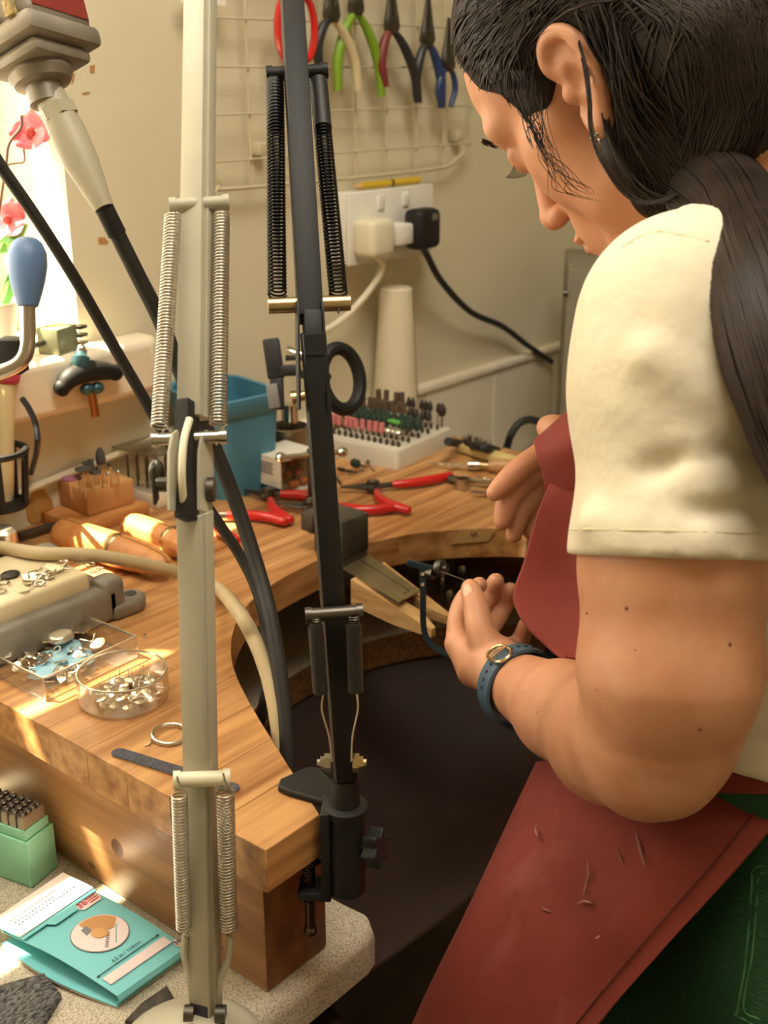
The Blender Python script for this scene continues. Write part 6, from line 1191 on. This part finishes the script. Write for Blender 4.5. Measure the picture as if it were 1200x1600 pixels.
bib = patch([[(925, 640, .84), (935, 640, .83), (985, 640, .81)], [(880, 720, .865), (910, 715, .85), (985, 720, .82)], [(845, 800, .872), (895, 800, .862), (985, 800, .83)], [(822, 880, .878), (885, 890, .872), (985, 890, .84)], [(806, 930, .872), (880, 950, .866), (985, 950, .84)], [(822, 972, .860), (885, 985, .850), (985, 985, .83)], [(862, 1012, .845), (900, 1015, .838), (985, 1010, .82)], [(885, 1030, .830), (915, 1032, .825), (985, 1030, .81)]])
m = M(); m.grid(bib, thick=.002); bb1 = obj('apron_bib', m, apm, per, ang=70)
mm = M(); mm.tube(bib[:, 0], .0022, 8); obj('bound_edge', mm, apm, bb1, ang=180)
fold = patch([[(836, 690, .885), (866, 668, .868), (900, 636, .845), (960, 580, .81)], [(842, 712, .872), (870, 700, .852), (905, 680, .835), (970, 640, .80)], [(850, 742, .872), (880, 735, .856), (915, 725, .84), (975, 700, .81)], [(853, 768, .878), (885, 770, .864), (925, 770, .85), (985, 770, .82)]])
m = M(); m.grid(fold, thick=.002); obj('apron_fold', m, apm, per, ang=70)
lip_ = patch([[(836, 690, .885), (866, 668, .868), (900, 636, .845)], [(838, 684, .900), (858, 666, .895), (898, 630, .87)], [(846, 690, .905), (866, 672, .90), (905, 640, .875)]])
m = M(); m.grid(lip_, thick=.0018); obj('apron_fold_lip', m, apm, per, ang=70)
def onp(x_, y_, off):
    p = Gp.shoot(x_, y_); p = D(x_, y_, .70) if p is None else p; return p - FW * off
wst = cr([onp(x_, 1212, .004) for x_ in (1090, 1120, 1150, 1180, 1215, 1250)], 4); m = M(); m.grid(np.array([[p + UP * o_ for o_ in (-.0095, -.003, .003, .0095)] for p in wst]), thick=.003); obj('apron_strap', m, apm, per, ang=60)
m = M(); m.grid(np.array([[p + UP * o_ + FW * .003 for o_ in (.011, .0175)] for p in wst]), thick=.003); obj('belt', m, blackp, per, ang=60)
# ---- hair
def sdpoly(P, y, z):
    P = np.array(P); d = np.full(np.broadcast(y, z).shape, 1e9); s = np.ones(d.shape)
    for i in range(len(P)):
        a, b = P[i], P[i - 1]; e = b - a; wy, wz = y - a[0], z - a[1]; t = np.clip((wy * e[0] + wz * e[1]) / (e @ e), 0, 1); d = np.minimum(d, (wy - e[0] * t) ** 2 + (wz - e[1] * t) ** 2)
        c1, c2, c3 = z >= a[1], z < b[1], e[0] * wz > e[1] * wy; q = (c1 & c2 & c3) | (~c1 & ~c2 & ~c3); s = np.where(q, -s, s)
    return s * np.sqrt(d)
HP = [(.078, .098), (.066, .082), (.060, .066), (.056, .051), (.043, .036), (.040, .020), (.048, .000), (.040, -.006), (.028, -.001), (.017, .009), (.006, .016), (.001, .027), (-.010, .034), (-.024, .030), (-.029, .014), (-.026, -.004), (-.019, -.024), (-.012, -.050), (-.02, -.10), (-.14, -.11), (-.16, .0), (-.14, .17), (.06, .17)]
Gh = SDF((.58, .16, .20), (.92, .62, .66), .0024)
Gh.ell(Hh(0, -.006, .044), np.array((.0835, .106, .0935)) * HS, HR, .01)
def hp_(x, y, z):
    p = [(x - HO[0]) / HS, (y - HO[1]) / HS, (z - HO[2]) / HS]; q = [HR[0, i] * p[0] + HR[1, i] * p[1] + HR[2, i] * p[2] for i in range(3)]
    return sdpoly(HP, q[1], q[2]) * HS
Gh.upd(hp_, (0, 0, 0), (1, 1, 1), .006, inter=True)
knot = D(1092, 282, .735)
Gh.chain([Hh(-.052, -.050, .02), Hh(-.045, -.062, -.03), knot], [.034, .036, .026], .02); Gh.chain([Hh(.0, -.085, .03), Hh(.0, -.085, -.03), knot], [.045, .042, .026], .025); Gh.chain([Hh(.045, -.06, .02), Hh(.04, -.07, -.03), knot], [.036, .036, .024], .02)
Gh.chain([Hh(-.066, -.034, -.004), D(985, 235, .725), D(1030, 285, .735), knot], [.012, .016, .018, .022], .012); Gh.chain([D(1040, 150, .735), D(1070, 215, .725), D(1095, 270, .725)], [.030, .028, .024], .015); Gh.chain([D(1150, 90, .735), D(1130, 165, .73), D(1100, 255, .725)], [.040, .030, .022], .015); Gh.chain([D(1240, 130, .75), D(1165, 190, .735), D(1110, 262, .725)], [.020, .016, .018], .012); Gh.chain([D(1100, 130, .715), D(1180, 160, .690), D(1228, 176, .70)], [.026, .022, .020], .015)
TL = [knot, D(1152, 335, .675), D(1196, 440, .60), D(1236, 560, .575), D(1275, 690, .568), D(1300, 820, .565)]; TR_ = [.026, .021, .025, .026, .022, .012]
m = M(); Gh.mesh(m)
Gq = SDF(np.min(TL, 0) - .05, np.max(TL, 0) + .05, .003); Gq.chain(cr(TL, 3), np.interp(np.linspace(0, 5, 16), range(6), TR_), .015); Gq.mesh(m)
hair = obj('hair', m, hairm, per, ang=180, fix=False)
hr2 = mk('hair_strand', (36, 28, 23), .45, 0, (50, 39, 32), 30, 2, Specular_IOR_Level=.25)
m = M(); er_ = np.array((.0845, .107, .0945)); ec = np.array((0, -.006, .044)); kl_ = HR.T @ (knot - HO) / HS
rs = np.random.RandomState(3); starts = []
while len(starts) < 1000:
    v = rs.normal(0, 1, 3); v /= np.linalg.norm(v); q = ec + v * er_
    if q[0] < .07 and q[2] > -.03 and sdpoly(HP, np.array(q[1]), np.array(q[2])) < -.001: starts.append(q)
nst = 0
while nst < 420:
    v = rs.normal(0, 1, 3); v /= np.linalg.norm(v); q = ec + v * er_; sd_ = sdpoly(HP, np.array(q[1]), np.array(q[2]))
    if q[0] < .06 and q[1] > .0 and q[2] > .02 and -.016 < sd_ < -.0005: starts.append(q); nst += 1
def vat(G, P):
    q = (P - G.lo) / G.h; i = np.floor(q).astype(int); ok = ((i >= 0) & (i < G.n - 1)).all(1); i = np.clip(i, 0, G.n - 2); f = q - i; r = np.zeros(len(P))
    for a in (0, 1):
        for b in (0, 1):
            for c in (0, 1): r += np.where(a, f[:, 0], 1 - f[:, 0]) * np.where(b, f[:, 1], 1 - f[:, 1]) * np.where(c, f[:, 2], 1 - f[:, 2]) * G.F[i[:, 0] + a, i[:, 1] + b, i[:, 2] + c]
    return np.where(ok, r, .05)
def pushout(G, P, cen):
    od = P - cen; od /= np.linalg.norm(od, axis=1)[:, None] + 1e-9
    for _ in range(45):
        k = vat(G, P) < .0003
        if not k.any(): break
        P[k] += od[k] * .0014
    return P
n_ = 16; ALL = []
for q in starts:
    sx_ = -1 if q[0] <= 0 else 1; end = kl_ + rs.normal(0, .009, 3)
    if q[1] > -.02: C = [q, q * .55 + np.array((sx_ * .084, -.020, max(.052, q[2] * .85))) * .45 + rs.normal(0, .003, 3), np.array((sx_ * .075, -.045, .040 + .3 * (q[2] - .05))) + rs.normal(0, .006, 3), np.array((sx_ * .050, -.072, -.020)) + rs.normal(0, .008, 3), end]
    else: C = [q, q * .5 + np.array((q[0] * .9, -.085, .0)) * .5 + rs.normal(0, .004, 3), np.array((q[0] * .8, -.080, -.030)) + rs.normal(0, .006, 3), end]
    C = cr(C, 8); t = np.linspace(0, len(C) - 1, n_ + 1); C = np.array([np.interp(t, range(len(C)), C[:, k]) for k in range(3)]).T; e = (C - ec) / er_; l = np.linalg.norm(e, axis=1)[:, None]; C = np.where((l < 1) & (np.arange(n_ + 1)[:, None] < n_ * .7), ec + e / l * er_ * 1.003, C); ALL.append(HO + HS * (C @ HR.T))
for _ in range(320):
    q = np.array((-.082 - .004 * rs.rand(), rs.uniform(-.055, -.026), rs.uniform(-.004, .05))); end = kl_ + rs.normal(0, .010, 3); C = cr([q, q * .66 + end * .34 + np.array((-.014, .004, 0)) + rs.normal(0, .003, 3), q * .33 + end * .67 + np.array((-.010, .006, -.004)) + rs.normal(0, .004, 3), end], 8); t = np.linspace(0, len(C) - 1, n_ + 1); C = np.array([np.interp(t, range(len(C)), C[:, k]) for k in range(3)]).T; ALL.append(HO + HS * (C @ HR.T))
A_ = np.array(ALL); A_ = pushout(Gh, A_.reshape(-1, 3), Hh(.01, -.02, -.01)).reshape(A_.shape); lo_ = np.einsum('ijk,kl->ijl', A_ - HO, HR) / HS
for P, l in zip(A_, lo_):
    if ((l[:, 0] < -.03) & (((l[:, 1] + .012) / .018) ** 2 + ((l[:, 2] - .001) / .033) ** 2 < 1)).any(): continue
    if np.abs(np.diff(P, 2, axis=0)).max() > .02: continue
    m.tube(P, [.00015] + [rs.uniform(.0004, .0008)] * (n_ - 1) + [.0005], 4, cap=False)
C0 = cr(TL, 4); T0 = np.gradient(C0, axis=0); T0 /= np.linalg.norm(T0, axis=1)[:, None]; N1 = RT - T0 * (T0 @ RT)[:, None]; N1 /= np.linalg.norm(N1, axis=1)[:, None]; N2 = np.cross(T0, N1); rr = np.interp(np.linspace(0, 5, len(C0)), range(6), TR_)
for k_ in range(420):
    a_ = rs.rand() * 6.28; a2 = a_ + rs.normal(0, .3); f = np.linspace(0, 1, len(C0))[:, None]; aa = a_ * (1 - f) + a2 * f
    P = C0 + (N1 * np.cos(aa) + N2 * np.sin(aa)) * rr[:, None] * rs.uniform(.9, 1.02); P = np.array([pushout(Gq, P[i:i + 1].copy(), C0[i] - np.array((0, 0, .0)))[0] for i in range(len(P))]) if False else P
    ALL_ = P + (P - C0) * 0; dist = vat(Gq, P); dirn = (P - C0) / (np.linalg.norm(P - C0, axis=1)[:, None] + 1e-9); P = P + dirn * np.clip(.0007 - dist, 0, .02)[:, None]
    L_ = len(P) - rs.randint(0, 7); m.tube(P[:L_], [rs.uniform(.0005, .0010)] * (L_ - 1) + [.0002], 4, cap=False)
st_o = obj('hair_strands', m, hr2, hair, ang=180, fix=False); st_o['kind'] = 'stuff'
# loose wisps: temple, cheek and the long lock over the ear
m = M()
def wisp(px_list, dep, r, jit=4):
    P = []; j = rs.normal(0, jit, 2)
    for i, (x_, y_) in enumerate(px_list): P.append(D(x_ + j[0] * (.4 + .6 * i / len(px_list)) + rs.normal(0, jit * .25), y_ + j[1] * .6, dep - .004 + rs.normal(0, .002)))
    C = cr(P, 5); m.tube(C, list(np.linspace(r, r * .9, len(C) - 2)) + [r * .5, r * .2], 4, cap=False)
for k_ in range(11): wisp([(822 + rs.normal(0, 5), 165), (832, 200), (848, 235), (872 + rs.normal(0, 8), 265), (895 + rs.normal(0, 12), 292), (922 + rs.normal(0, 12), 305)], .728, .0002, 9)
for k_ in range(12): wisp([(842 + rs.normal(0, 8), 150), (848, 195), (858 + rs.normal(0, 6), 240), (880 + rs.normal(0, 14), 300)], .728, .0002, 8)
for k_ in range(26): wisp([(760 + k_ * 3 + rs.normal(0, 3), 110), (764 + k_ * 3, 128), (768 + k_ * 2.7 + rs.normal(0, 3), 142 + k_ * 1.2)], .735, .00035, 2)
for k_ in range(12): wisp([(808 + rs.normal(0, 8), 140), (820 + rs.normal(0, 6), 175), (834 + rs.normal(0, 7), 205), (846 + rs.normal(0, 8), 232)], .727, .00035, 4)
for k_ in range(14): wisp([(905, 65), (916, 110), (920, 160), (923, 200), (940, 250), (975, 300), (1010, 318), (1060, 305), (1085, 290)], .700, .0005, 3)
for k_ in range(14): wisp([(940, 130), (950, 200), (975, 265), (1015, 305), (1070, 312), (1090, 295)], .712, .0007, 6)
ws_o = obj('loose_wisps', m, hr2, hair, ang=180, fix=False); ws_o['kind'] = 'stuff'
